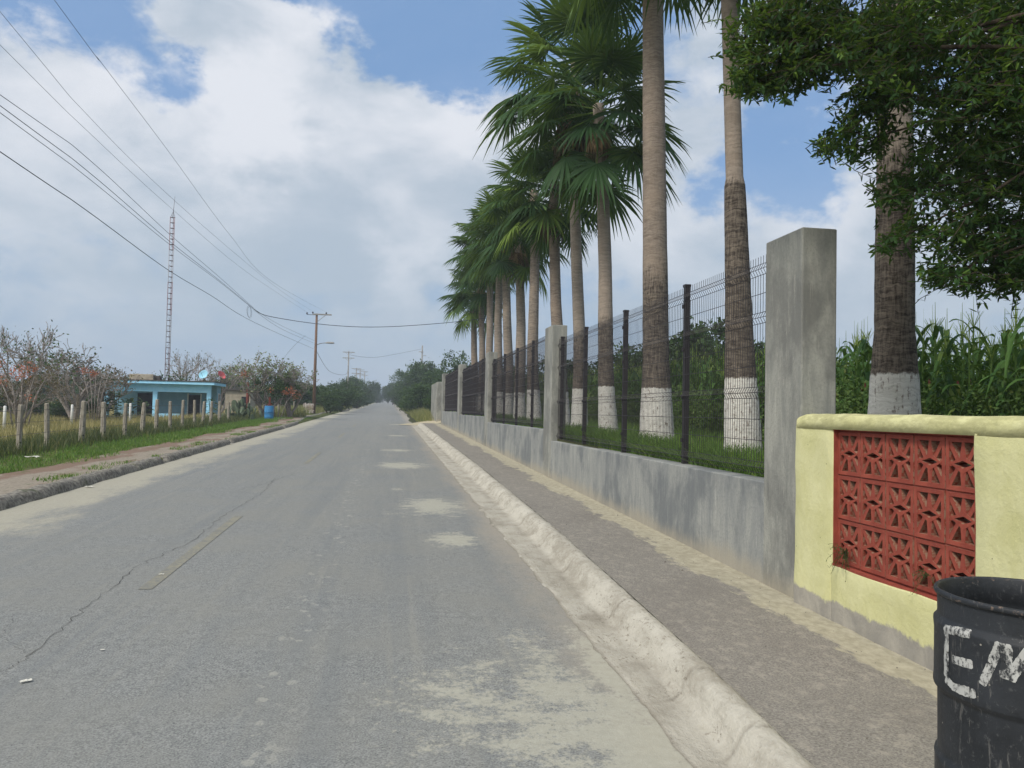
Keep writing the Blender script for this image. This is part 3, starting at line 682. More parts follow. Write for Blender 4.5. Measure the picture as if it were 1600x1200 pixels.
# ---------------------------------------------------------------- oil drum bin
DX, DY = 2.18, 2.32
def m_drum(t, p):
    co = t.coord(); a = t.noise(co, 5, 5, .65); b = t.noise(co, 45, 5, .75); x, y, z = t.xyz(co)
    c = t.mix(t.ss(a, .3, .7), c3((24, 27, 30)), c3((42, 45, 49)))
    c = t.mix(t.math('MULTIPLY', t.ss(b, .56, .68), .5), c, c3((84, 84, 84)))
    sc_ = t.noise(t.sc(co, (9, 9, 1.2)), 7, 4, .7); c = t.mix(t.math('MULTIPLY', t.ss(sc_, .60, .68), .55), c, c3((104, 102, 98)))
    sp = t.voro(co, 17); c = t.mix(t.math('MULTIPLY', t.ss(sp, .07, .04), .8), c, c3((164, 158, 146)))
    rg = t.math('ADD', t.math('MULTIPLY', t.ss(z, .84, .875), .7), t.ss(b, .5, .8)); c = t.mix(t.math('MULTIPLY', t.ss(rg, .8, 1.3), .7), c, c3((118, 98, 82)))
    t.put(p.inputs['Normal'], t.bump(t.math('ADD', a, b), .4, .004)); t.put(p.inputs['Roughness'], t.math('ADD', .42, t.math('MULTIPLY', b, .3))); return c
M_drum = material('scuffed_black_paint', m_drum, .5, .4)
def dent(t, z): return .004*vn((math.cos(t)*2, math.sin(t)*2, z*3), 1.0) + .0025*vn((math.cos(t)*5, math.sin(t)*5, z*9), 1)
drum = thing('oil_drum', (DX, DY, .15+SL*DY), 0, 'black steel drum used as a bin with white hand painted letters', 'bin')
mb = MB()
prof = [(.0, .015), (.278, .015), (.286, .03), (.286, .06), (.284, .10), (.284, .30), (.285, .33), (.291, .35), (.2925, .37), (.2925, .50), (.291, .54), (.285, .56), (.2835, .58), (.2835, .77), (.286, .792), (.2845, .80), (.284, .86)]
prof = [(.0, .015), (.278, .015), (.286, .03), (.284, .06), (.283, .08), (.284, .098), (.292, .108), (.2945, .12), (.293, .14), (.293, .29), (.2945, .305), (.292, .315), (.2835, .325), (.283, .34), (.283, .53), (.2835, .540), (.2935, .550), (.2965, .560), (.2945, .580), (.2940, .74), (.2970, .768), (.2960, .778), (.2855, .790), (.284, .80), (.2835, .84), (.2845, .868)]
mb.lathe(prof, 96, fn=dent); o = mb.build('body', M_drum, drum)
mb = MB(); mb.lathe([(.2845, .866), (.291, .866), (.2945, .872), (.2945, .880), (.291, .886), (.283, .886), (.279, .880), (.279, .80), (.284, .79), (.284, .76), (.279, .75), (.278, .55), (.277, .30), (.0, .30)], 96, fn=dent)
mb.build('rim', M_drum, drum)
def m_letter(t, p):
    co = t.coord(); n = t.noise(t.sc(co, (1, 1, .6)), 42, 6, .8); n3 = t.noise(co, 12, 3, .6)
    f_ = t.ss(t.math('ADD', n, t.math('MULTIPLY', t.math('SUBTRACT', n3, .5), .35)), .42, .54)
    c = t.mix(f_, c3((48, 50, 52)), t.mix(n3, c3((150, 150, 147)), c3((196, 196, 190)))); return c
M_letter = material('chipped_white_paint', m_letter, .7, .3)
# letter strokes are laid out on the drum by height z and angle; angle measured from the camera-facing side
def hit(px, py):                     # where the sight line of that spot meets the drum side
    d = ray(px, py); ox, oy = -DX, -DY; rr = .2945
    A = d.x**2+d.y**2; Bq = ox*d.x+oy*d.y; C_ = ox*ox+oy*oy-rr*rr; dis = Bq*Bq-A*C_
    t = (-Bq-math.sqrt(max(dis, 0)))/A; P = E0+d*t; return math.atan2(P.y-DY, P.x-DX) % (2*math.pi), P.z-(.15+SL*DY)
def stroke(mb, pts, hw):
    th = [hit(1400+x/3.75, 880+y/3.75) for x, y in pts]; Q = []
    for (a, b) in zip(th, th[1:]):
        n = 14
        for k in range(n+1): t = k/n; Q.append((a[0]+(b[0]-a[0])*t, a[1]+(b[1]-a[1])*t))
    L = []
    for k, q in enumerate(Q):
        a, b = Q[max(0, k-1)], Q[min(len(Q)-1, k+1)]; dx, dz_ = (b[0]-a[0])*.29, b[1]-a[1]; l = math.hypot(dx, dz_) or 1; nx, nz = -dz_/l, dx/l
        ww = hw*(1+.22*vn((q[0]*9, q[1]*40, 1), 1.0)+random.uniform(-.08, .08))
        if k in (0, len(Q)-1): ww *= .7
        row = []
        for s_ in (-1, -.5, 0, .5, 1):
            a_ = q[0]+nx*ww*s_/.29; z_ = q[1]+nz*ww*s_; rad = float(np.interp(z_, [.53, .55, .56, .58, .74, .768, .778, .79, .8], [.285, .2955, .298, .2962, .2955, .2985, .2975, .287, .2855])) + dent(a_, z_)
            row.append((rad*math.cos(a_), rad*math.sin(a_), z_))
        L.append(row)
    i0 = len(mb.v)
    for r_ in L: mb.v += r_
    for k in range(len(L)-1):
        for j in range(4): i = i0+k*5+j; mb.face((i, i+1, i+6, i+5), 0, True)
mb = MB()
for k_, (pts, hw) in enumerate([([(300, 372), (297, 520), (296, 665)], .0125), ([(292, 385), (360, 398), (438, 415)], .0145), ([(330, 560), (450, 595)], .0145), ([(292, 672), (340, 725), (470, 768)], .0150)]): stroke(mb, pts, hw)
mb.build('painted_letter', M_letter, drum)
mb = MB()
for pts, hw in [([(505, 712), (560, 590), (612, 465)], .0135), ([(640, 470), (650, 580), (645, 680)], .0165), ([(660, 680), (720, 600), (800, 500)], .0170), ([(815, 500), (850, 600), (905, 720)], .0165)]: stroke(mb, pts, hw)
mb.build('painted_letter', M_letter, drum)
# rubbish inside
M_trash = material('crumpled_wrapper', lambda t, p: t.mix(t.ss(t.noise(t.coord(), 22, 4, .7), .5, .6), c3((120, 108, 96)), c3((176, 84, 62))), .6, .4)
M_ash = material('dark_rubbish', lambda t, p: t.mix(t.noise(t.coord(), 18, 5, .7), c3((30, 28, 26)), c3((84, 78, 70))), 1, .1)
v, f = grid_mesh(np.linspace(-.27, .27, 30), np.linspace(-.27, .27, 30), lambda X, Y: .62+0*X)
v = [(x, y, .60+.10*vn((x, y, 0), 9)+.03*vn((x, y, 3), 25)) if math.hypot(x, y) < .272 else (x*.272/math.hypot(x, y), y*.272/math.hypot(x, y), .60) for x, y, z in v]
tag(link_mesh('rubbish', np_mesh('rubbish', np.array(v), f), M_ash, loc=(DX, DY, .15+SL*DY)), 'dark heap of ash and rubbish lying inside the black drum', 'rubbish')
bm = bmesh.new(); bmesh.ops.create_icosphere(bm, subdivisions=3, radius=.055)
for v_ in bm.verts: v_.co *= 1+.5*vn(v_.co, 40); v_.co.z *= .6
me = bpy.data.meshes.new('wrapper'); bm.to_mesh(me); bm.free()
o = link_mesh('wrapper', me, M_trash, loc=(DX-.10, DY+.08, .15+SL*DY+.74)); tag(o, 'crumpled brown and orange wrapper on the rubbish in the black drum', 'wrapper')

# ---------------------------------------------------------------- palms
def m_trunk(dark_to, white_h, paint=True, tone=(.5, .5)):
    def fn(t, p):
        co = t.coord(); x, y, z = t.xyz(co)
        wig = t.noise(co, 3, 3, .6)
        zz = t.math('ADD', z, t.math('MULTIPLY', wig, .22))
        ring = t.noise(t.comb(t.math('MULTIPLY', x, 1.5), t.math('MULTIPLY', y, 1.5), t.math('MULTIPLY', zz, 11)), 2.6, 6, .75, .5)
        fiss = t.noise(t.sc(co, (16, 16, 2.2)), 2.4, 4, .7); bl = t.noise(co, 1.6, 5, .6)
        c = t.mix(t.ss(ring, .32, .66), c3((100, 92, 84)), c3((156, 146, 134)))
        c = t.mix(t.math('MULTIPLY', t.ss(fiss, .5, .68), .3), c, c3((84, 72, 62)))
        c = t.mix(t.math('MULTIPLY', t.ss(bl, .42, .7), .5), c, c3((168, 152, 134)))
        c = t.mix(tone[0]*.35, c, c3((172, 160, 146))); c = t.mix(tone[1]*.3, c, c3((112, 88, 70)))
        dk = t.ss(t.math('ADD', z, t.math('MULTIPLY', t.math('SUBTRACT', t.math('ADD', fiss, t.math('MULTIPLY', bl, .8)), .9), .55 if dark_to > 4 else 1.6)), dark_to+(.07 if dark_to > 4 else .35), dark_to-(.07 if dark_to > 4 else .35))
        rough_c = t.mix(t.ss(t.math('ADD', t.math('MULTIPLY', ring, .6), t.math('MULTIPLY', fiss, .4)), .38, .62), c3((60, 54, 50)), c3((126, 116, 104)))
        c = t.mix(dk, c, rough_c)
        if paint:
            e = t.ss(t.math('ADD', z, t.math('MULTIPLY', t.math('SUBTRACT', t.noise(co, 14, 4, .7), .5), .10)), white_h+.015, white_h-.015)
            chip = t.ss(t.math('ADD', t.math('MULTIPLY', fiss, .5), t.math('MULTIPLY', t.noise(co, 13, 5, .75), .5)), .53, .61)
            wc = t.mix(t.ss(ring, .25, .6), c3((186, 182, 172)), c3((222, 219, 210)))
            wc = t.mix(t.math('MULTIPLY', chip, .85), wc, c3((120, 106, 94)))
            c = t.mix(e, c, wc)
        t.put(p.inputs['Normal'], t.bump(t.math('ADD', ring, t.math('MULTIPLY', fiss, .8)), 1.0, .016)); return c
    return material('palm_bark', fn, .95, .1)
def fan_leaf(V, F, T, org, direc, L, pet, droop, tint, nseg=34, spread=2.25, fold=.25):
    d = Vector(direc).normalized(); side = d.cross(Vector((0, 0, 1)))
    if side.length < .05: side = Vector((1, 0, 0))
    side.normalize(); up = side.cross(d).normalized()
    # petiole
    P = [Vector(org)+d*pet*t + Vector((0, 0, -droop*.35*pet*t*t)) for t in (0, .5, 1)]
    hub = P[-1]; dd = (P[2]-P[1]).normalized()
    for a, b in zip(P, P[1:]):
        i = len(V); w_ = .018
        V += [a-side*w_, a+side*w_, b+side*w_*.7, b-side*w_*.7]; F.append((i, i+1, i+2, i+3)); T += [.75]*4
        i = len(V); V += [a-up*w_, a+up*w_, b+up*w_*.7, b-up*w_*.7]; F.append((i, i+1, i+2, i+3)); T += [.75]*4
    side2 = dd.cross(up).normalized(); up2 = side2.cross(dd)
    for k in range(nseg):
        a = -spread + 2*spread*k/(nseg-1) + random.uniform(-.02, .02)
        l = L*(1-.30*abs(a)/spread)*random.uniform(.9, 1.06)
        dr = dd*math.cos(a) + side2*math.sin(a) + up2*(-fold*abs(math.sin(a))+random.uniform(-.05, .05)); dr.normalize()
        pl = up2.cross(dr).normalized(); wmax = l*math.sin(spread/nseg)*.55
        pl = (pl + up2*(.5 if k % 2 else -.5)).normalized()
        pts = []; bend = random.uniform(.4, 1.5)
        for s_, wv in ((0, .05), (.35, .8), (.6, 1.0), (.82, .45), (1.0, .04)):
            q = hub + dr*l*s_ + Vector((0, 0, -1))*droop*l*bend*(max(0, s_-.35)**2)*1.1
            pts.append((q-pl*wmax*wv, q+pl*wmax*wv))
        i = len(V)
        for a_, b_ in pts: V += [a_, b_]
        tt = min(1, max(0, tint+random.uniform(-.08, .08)))
        T += [tt]*10
        for s_ in range(4): F.append((i+2*s_, i+2*s_+1, i+2*s_+3, i+2*s_+2))
def crown_mesh(seed, n=40, L=1.0, pet=1.22, dead=False, nseg=34):
    random.seed(seed); V, F, T = [], [], []
    ga = 2.399963
    for k in range(n):
        u = k/(n-1); az = k*ga+random.uniform(-.3, .3)
        if dead: el = R(random.uniform(-80, -55)); dr = 1.2; tint = random.uniform(.1, .9); l = L*random.uniform(.65, .9); pt = pet*random.uniform(.5, .8)
        else:
            el = R(84 - 124*u**.85 + random.uniform(-13, 13)); dr = .18+.50*u; tint = max(0, random.gauss(.42, .16)+(.15 if u > .8 else 0)); l = L*random.uniform(.85, 1.12)*(.8+.3*min(1, u*2)); pt = pet*random.uniform(.8, 1.15)*(.7+.4*u)
            if random.random() < .07: tint = .95
        d = (math.cos(az)*math.cos(el), math.sin(az)*math.cos(el), math.sin(el))
        org = (math.cos(az)*.10, math.sin(az)*.10, -.55*u if not dead else -.5-random.uniform(0, .5))
        fan_leaf(V, F, T, org, d, l, pt, dr, tint, nseg, 2.0 if dead else 2.25, .5 if dead else .25)
    me = np_mesh('crown', np.array([tuple(v) for v in V]), np.array(F), T)
    return me
CROWNS = [crown_mesh(11+s) for s in range(5)]; DEADS = [crown_mesh(31+s, 16, .85, .8, True, 20) for s in range(3)]
def trunk_mesh(pts, rads):
    mb = MB(); n = 20; P = []; Rr = []
    # resample
    m = 60
    for k in range(m+1):
        t = k/m*(len(pts)-1); i = min(int(t), len(pts)-2); u = t-i
        P.append(Vector(pts[i]).lerp(Vector(pts[i+1]), u)); Rr.append((rads[i]*(1-u)+rads[i+1]*u)*(1+.02*vn((0, 0, k), .7)+.012*random.uniform(-1, 1)))
    mb.tube(P, Rr, n); return mb.mesh('trunk')
random.seed(5)
# pixel of the base, pixel of a point high on the trunk, its distance along the road, crown centre height, mid radius, label
PX = 5.5
PALMS = [  # x_base, Y, top pixel x,y (trunk top), mid r, base r, ztop, dark_to, label
    (1397, 7.75, None, 9.3, .18, .30, 3.7, 'thick palm trunk with whitewashed foot standing behind the yellow wall'),  # dark bark below, carried higher to paint in the overhanging tree's shade
    (1161, 11.35, (1139, -10), 10.8, .150, .285, 3.6, 'slender palm with a peeled pale upper trunk just left of the big concrete pillar'),
    (1026, 15.2, (1020, -10), 12.9, .235, .36, 3.4, 'stoutest palm behind the near mesh fence, its head above the picture'),
    (949, 18.9, (938, 245), 9.6, .17, .25, 2.8, 'palm with a slim pale trunk and a wide head directly left of the stoutest palm'),
    (905, 21.8, (900, 262), 12.0, .16, .25, 2.6, 'palm with a brown dead frond skirt, seen through the left end of the near fence'),
    (879, 24.1, (868, 372), 9.0, .18, .27, 2.2, 'palm rising right behind the second concrete pillar'),
    (835, 28.8, (833, 390), 10.2, .19, .30, 2.2, 'palm with whitewashed foot just left of the second concrete pillar'),
    (812, 32.1, (811, 436), 9.4, .20, .28, 2.0, 'palm in the middle of the second fence section, left of the one by the pillar'),
    (793, 35.5, (793, 430), 10.5, .20, .28, 2.0, 'ninth palm of the row counted from the yellow wall'),
    (780, 38.2, (780, 436), 11.0, .19, .26, 2.0, 'tenth palm of the row counted from the yellow wall'),
    (765, 42.0, (764, 460), 10.9, .19, .26, 2.0, 'palm rising above the third concrete pillar'),
    (752, 45.9, (752, 490), 9.8, .18, .25, 2.0, 'second palm from the far end of the row'),
    (741, 50.0, (742, 496), 9.5, .20, .27, 2.0, 'last palm at the far end of the row, with the lowest head'),
]
for k, (xb, Y, top, zc, rm, rb, dk, lab) in enumerate(PALMS):
    b = on_x(xb, 650, PX); X0, Y0 = PX, Y
    b = on_y(xb, 690 if k < 4 else 655, Y); X0 = b.x; z0 = gz(X0, Y)
    pr = thing('palm_tree', (X0, Y, z0), 0, lab, 'palm tree', 'row of tall fan palms')
    if top: tp = on_y(top[0], top[1], Y); slope = (tp.x-X0)/(tp.z-z0)
    else: slope = 0
    H = zc - z0
    bulge = 1.0
    pts = [(0, 0, -.1), (0, 0, .15), (slope*.9, 0, .9), (slope*1.6, 0, 1.6), (slope*2.6, 0, 2.6), (slope*H*.5, 0, H*.5), (slope*H*.75, 0, H*.75), (slope*H, 0, H)]
    rad = [rb*1.08, rb, rb*.86, rm*1.16, rm*1.12, rm, rm*.92, rm*.85]
    if k == 1: pts = [(0, 0, -.1), (0, 0, .15), (slope*.9, 0, .9), (slope*1.6, 0, 1.6), (slope*2.6, 0, 2.6), (slope*4.2, 0, 4.2), (slope*4.35, 0, 4.35), (slope*H, 0, H)]; rad = [.31, .29, .26, .225, .20, .165, .135, .12]
    if k > 2: pts = [(a_+.07*math.sin(c_*.55+k*1.7)*min(1, c_/3), b_+.05*math.cos(c_*.6+k), c_) for a_, b_, c_ in pts]
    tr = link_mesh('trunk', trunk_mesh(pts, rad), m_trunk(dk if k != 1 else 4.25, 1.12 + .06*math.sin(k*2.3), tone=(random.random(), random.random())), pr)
    cr = link_mesh('crown', CROWNS[k % 5], M_palm, pr, (slope*H, 0, H+.25)); cr.rotation_euler = (random.uniform(-.08, .08), random.uniform(-.08, .08), k*1.7)
    s_ = [1, 1.0, 1.12, 1.18, 1.28, .95, 1.05, 1.05, 1.1, 1.1, 1.1, 1.05, 1.15][k]; cr.scale = (s_, s_, s_)
    sk = link_mesh('dead_fronds', DEADS[k % 3], M_palm_dead, pr, (slope*H, 0, H+.15)); sk.rotation_euler = (0, 0, k*2.1)
    q = 1.25 if k in (4,) else (.7, .95, .8)[k % 3]; sk.scale = (q, q, q*(1.25 if k == 4 else 1))

# ---------------------------------------------------------------- branching trees
def branch(segs, p, d, L, r, depth, tips, spread=.6, n=(2, 4), up=.1, shrink=.7):
    k = 4; pts = [p.copy()]; rr = [r]; q = p.copy(); dd = d.copy()
    for i in range(k):
        dd = (dd + Vector((random.gauss(0, .13), random.gauss(0, .13), random.gauss(0, .1)+up*.25))).normalized(); q = q+dd*(L/k); pts.append(q.copy()); rr.append(r*(1-.4*(i+1)/k))
    segs.append((pts, rr))
    if depth == 0: tips.append((q, dd)); return
    if depth <= 1: tips.append((q, dd))
    for j in range(random.randint(*n)):
        a = Vector((random.gauss(0, 1), random.gauss(0, 1), random.gauss(0, .7))).normalized()
        nd = (dd+a*spread*random.uniform(.7, 1.3)).normalized(); st = random.choice([2, 3, 4, 4])
        branch(segs, pts[st], nd, L*shrink*random.uniform(.75, 1.15), rr[st]*.68, depth-1, tips, spread, n, up, shrink)
def leaf_quads(centers, size, tints, flat=.0, aspect=.5):
    n = len(centers); c = np.asarray(centers, float)
    a = rng.normal(size=(n, 3)); a /= np.linalg.norm(a, axis=1, keepdims=True)
    b = rng.normal(size=(n, 3)); b -= (b*a).sum(1, keepdims=True)*a; b /= np.linalg.norm(b, axis=1, keepdims=True)
    s = (size*rng.uniform(.6, 1.3, n))[:, None]
    V = np.stack([c-a*s, c+b*s*aspect, c+a*s, c-b*s*aspect], 1).reshape(-1, 3); i = np.arange(n)[:, None]*4
    return V, i+np.array([[0, 1, 2, 3]]), np.repeat(tints, 4)
def blob_leaves(blobs, n, size, clump=.35, nclump=None):
    """leaf clumps spread through a union of ellipsoids (cx,cy,cz,rx,ry,rz)"""
    vol = np.array([b[3]*b[4]*b[5] for b in blobs])**.75; vol /= vol.sum(); nc = nclump or max(30, n//45)
    bi = rng.choice(len(blobs), nc, p=vol); u = rng.normal(size=(nc, 3)); u /= np.linalg.norm(u, axis=1, keepdims=True); u *= (rng.uniform(.35, 1, nc)**.5)[:, None]
    B = np.array(blobs)[bi]; C = B[:, :3]+u*B[:, 3:]
    ci = rng.integers(0, nc, n); P = C[ci]+rng.normal(0, clump, (n, 3))*np.array([1, 1, .75])
    T = np.clip(.35+.3*rng.random(nc)[ci] + rng.normal(0, .12, n), 0, 1)
    return leaf_quads(P, size, T)
def dense_tree(seed, H=5, Wd=2.6, n=6500, size=.13, trunk=True):
    random.seed(seed); global rng; rng = np.random.default_rng(seed)
    blobs = []
    for k in range(9): a = random.uniform(0, 6.28); r = Wd*random.uniform(.1, .62); z = H*random.uniform(.32, .82); q = Wd*random.uniform(.40, .58); blobs.append((r*math.cos(a), r*math.sin(a), z, q, q, q*.8))
    V, F, T = blob_leaves(blobs, n, size, .26*Wd/2.6)
    cm = np_mesh('crown', V, F, T); segs, tips = [], []
    mb = MB()
    for j in range(3):
        a = random.uniform(0, 6.28); branch(segs, Vector((0, 0, -.1)), Vector((math.cos(a)*.3, math.sin(a)*.3, 1)), H*.42, .11*H/5, 2, tips, .6, (2, 3))
    for p_, r_ in segs: mb.tube(p_, r_, 5, cap=False)
    return cm, mb.mesh('trunk')
def bare_tree(seed, H, nl, size, spread=.7, twig_r=.012, depth=4, stems=3, lean=.28, n=(3, 4)):
    random.seed(seed); global rng; rng = np.random.default_rng(seed)
    segs, tips = [], []
    for j in range(stems):
        a = 6.28*j/stems+random.uniform(-.5, .5); branch(segs, Vector((0, 0, -.1)), Vector((math.cos(a)*lean, math.sin(a)*lean, 1)).normalized(), H*.36, .018*H+.02, depth, tips, spread, n, .12, .66)
    mb = MB()
    for p_, r_ in segs: mb.tube(p_, [max(twig_r, q) for q in r_], 4 if r_[0] < .03 else 6, cap=False)
    tr = mb.mesh('branches')
    # leaves mostly near the tips
    tp = np.array([tuple(t[0]) for t in tips]); w_ = tp[:, 2]**1.5; w_ /= w_.sum(); ix = rng.choice(len(tp), nl, p=w_)
    V, F, T = leaf_quads(tp[ix]+rng.normal(0, .13, (nl, 3)), size, np.clip(rng.normal(.5, .25, nl), 0, 1))
    return np_mesh('crown', V, F, T), tr, tp
def put_tree(name, cm, tm, loc, sc, rot, label, cat, group, ml, mt=None):
    r = thing(name, loc, rot, label, cat, group); r.scale = (sc if isinstance(sc, tuple) else (sc, sc, sc))
    a = bpy.data.objects.new('crown', cm); COL.objects.link(a); a.parent = r
    b = bpy.data.objects.new('trunk', tm); COL.objects.link(b); b.parent = r
    if not cm.materials: cm.materials.append(ml)
    elif cm.materials[0] != ml:
        a.data = cm = cm.copy(); cm.materials.clear(); cm.materials.append(ml)
    if not tm.materials: tm.materials.append(mt or M_bark)
    return r, a, b
DENSE = [dense_tree(101+s) for s in range(4)]
DENSE_L = []
for cm, tm in DENSE: c2 = cm.copy(); DENSE_L.append((c2, tm))
for (cm, tm) in DENSE: cm.materials.append(M_bush); tm.materials.append(M_bark)
for (cm, tm) in DENSE_L: cm.materials.append(M_bush_light)

# trees on the right side of the far road; (pixel of crown top, Y, crown width px, light?)
RT = [(716, 556, 95, 70, 0, 'rounded dark tree whose top shows above the last fence pillar'), (690, 572, 88, 60, 0, 'low dark tree right of the right-hand utility pole'), (664, 562, 120, 62, 0, 'dark tree around the right-hand utility pole'),
      (645, 571, 135, 46, 0, 'tall dark tree just left of the right-hand utility pole'), (628, 582, 165, 40, 0, 'dark tree third along the right of the far road'), (614, 593, 210, 30, 0, 'small dark tree on the right where the road narrows'), (607, 602, 270, 20, 0, 'farthest small tree on the right of the road'),
      (655, 600, 82, 60, 1, 'olive bush below the right-hand utility pole'), (640, 606, 100, 44, 1, 'lighter bush at the roadside left of the stub wall'), (682, 612, 66, 46, 1, 'light olive bush beside the concrete wall stub'), (625, 606, 140, 30, 1, 'small light bush on the right verge of the far road')]
for k, (x, y, Y, wpx, lt, lab) in enumerate(RT):
    P = on_y(x, y, Y); z0 = gz(P.x, Y); H = P.z-z0; W = wpx/1200*Y/2
    cm, tm = (DENSE_L if lt else DENSE)[k % 4]
    put_tree('bush' if lt else 'leafy_tree', cm, tm, (P.x, Y, z0-.1*H), (W/2.3, W/2.3, H/4.4), k*1.3, lab, 'bush' if lt else 'tree', 'trees right of the far road', M_bush)
# left far side
LT = [(530, 592, 105, 60, 0, 'dark tree right of the wooden street light pole'), (556, 587, 150, 56, 0, 'dark tree right of the second utility pole'), (578, 596, 210, 36, 0, 'dark tree near the left end of the far road'), (590, 606, 270, 26, 0, 'farthest dark tree on the left of the road'),
      (505, 598, 88, 60, 1, 'light green bush behind the wooden street light pole'), (535, 606, 90, 50, 1, 'yellow green bush right of the wooden pole'), (470, 598, 84, 60, 0, 'dark bush left of the wooden pole'), (560, 612, 120, 40, 1, 'olive bush by the second utility pole'), (575, 612, 170, 22, 0, 'small dark bush at the left road edge'),
      (445, 596, 100, 90, 1, 'olive tree behind the flowering shrub'), (515, 612, 76, 44, 1, 'low olive bush right of the wooden pole foot')]
for k, (x, y, Y, wpx, lt, lab) in enumerate(LT):
    P = on_y(x, y, Y); z0 = gz(P.x, Y); H = P.z-z0; W = wpx/1200*Y/2
    cm, tm = (DENSE_L if lt else DENSE)[(k+1) % 4]
    put_tree('bush' if lt else 'leafy_tree', cm, tm, (P.x, Y, z0-.1*H), (W/2.3, W/2.3, H/4.4), k*1.9, lab, 'bush' if lt else 'tree', 'trees left of the far road', M_bush)
# tree line behind the house and field
random.seed(3)
words = ['first', 'second', 'third', 'fourth', 'fifth', 'sixth', 'seventh', 'eighth', 'ninth', 'tenth', 'eleventh', 'twelfth', 'thirteenth', 'fourteenth', 'fifteenth', 'sixteenth']
for k in range(15):
    x = 5+k*32+random.uniform(-6, 6); y = random.choice([598, 592, 586, 600, 590]); Y = random.uniform(88, 120); P = on_y(x, y, Y); z0 = gz(P.x, Y); H = P.z-z0; W = Y*random.uniform(58, 74)/1200/2
    cm, tm = DENSE[k % 4] if k % 3 else DENSE_L[k % 4]
    put_tree('leafy_tree', cm, tm, (P.x, Y, z0-.1*H), (W/2.3, W/2.3, H/4.4), k*1.1, words[k]+' tree from the left in the low tree line behind the field', 'tree', 'tree line behind the field', M_bush)
# low green scrub in the field on the left
for k, (x, y, Y, wpx, lab) in enumerate([(60, 618, 60, 70, 'green scrub under the leafless trees at the left'), (105, 622, 52, 60, 'low green scrub left of the blue house'), (150, 618, 58, 50, 'low scrub beside the left corner of the blue house'), (10, 612, 62, 60, 'dark scrub at the left picture edge')]):
    P = on_y(x, y, Y); z0 = gz(P.x, Y); H = P.z-z0; W = wpx/1200*Y/2; cm, tm = DENSE_L[k % 4]
    put_tree('bush', cm, tm, (P.x, Y, z0-.1*H), (W/2.3, W/2.3, H/4.4), k*1.1, lab, 'bush', 'scrub in the left field', M_bush)
# trees behind the cornfield
BT = [(1105, 492, 34, 160, 'tall bushy tree seen through the mesh left of the big pillar'), (1040, 540, 36, 150, 'dark tree behind the stoutest palm'), (985, 545, 38, 120, 'dark tree seen between two palms'), (1180, 535, 34, 110, 'dark tree just left of the big pillar'), (925, 560, 44, 120, 'dark tree behind the left end of the near mesh fence'), (870, 566, 52, 110, 'dark tree behind the second concrete pillar'), (810, 575, 60, 110, 'dark tree behind the second fence section'), (1260, 545, 36, 150, 'dark tree hidden mostly behind the big pillar')]
for k, (x, y, Y, wpx, lab) in enumerate(BT):
    P = on_y(x, y, Y); z0 = gz(P.x, Y); H = P.z-z0; W = wpx/1200*Y/2; cm, tm = DENSE[(k*3+1) % 4]
    put_tree('leafy_tree', cm, tm, (P.x, Y, z0-.05*H), (W/2.3, W/2.3, H/4.4), k*2.1, lab, 'tree', 'trees behind the cornfield', M_bush)

# leafless and flowering shrubs on the left
BARE = [bare_tree(201, 5, 220, .07, .75), bare_tree(202, 5, 600, .09, .6, stems=5), bare_tree(203, 5, 1000, .08, .7, stems=4), bare_tree(204, 5, 2600, .06, .8, stems=4)]
def bare_at(x, ytop, Y, wpx, v_, lab, ml, rot=0, zoff=0, name='bare_tree', grp='thorny trees in the left field'):
    P = on_y(x, ytop, Y); z0 = gz(P.x, Y); H = P.z-z0; W = wpx/1200*Y; cm, tm, tp = BARE[v_]
    mx = np.abs(tp[:, 0]).max()+np.abs(tp[:, 0]).max(); hz__ = tp[:, 2].max()
    r, a, b = put_tree(name, cm, tm, (P.x, Y, z0), (W/mx, W/mx, H/hz__), rot, lab, 'tree', grp, ml, M_twig)
    return r
bare_at(38, 505, 52, 175, 0, 'tall leafless thorn tree at the left picture edge', M_bush, 0)
bare_at(122, 530, 50, 150, 1, 'leafless many-stemmed tree with green tufts on top', M_bush, 1)
bare_at(160, 560, 55, 108, 2, 'brown leaved tree in front of the left end of the blue house', M_brown, 2)
bare_at(35, 566, 40, 130, 3, 'brownish bush with orange leaves behind the first fence posts', M_brown, .5, name='thorn_bush')
bare_at(296, 545, 78, 95, 0, 'leafless tree rising behind the blue house roof beside the mast', M_bush, 3)
bare_at(348, 556, 80, 85, 1, 'thin leafless tree behind the red satellite dish', M_bush_light, 4)
bare_at(414, 546, 57, 125, 2, 'big grey branched tree beside the pole with sparse green leaves', M_airy, 1.1)
bare_at(455, 560, 58, 95, 1, 'grey shrub leaning right behind the flowering shrub', M_airy, 2.2)
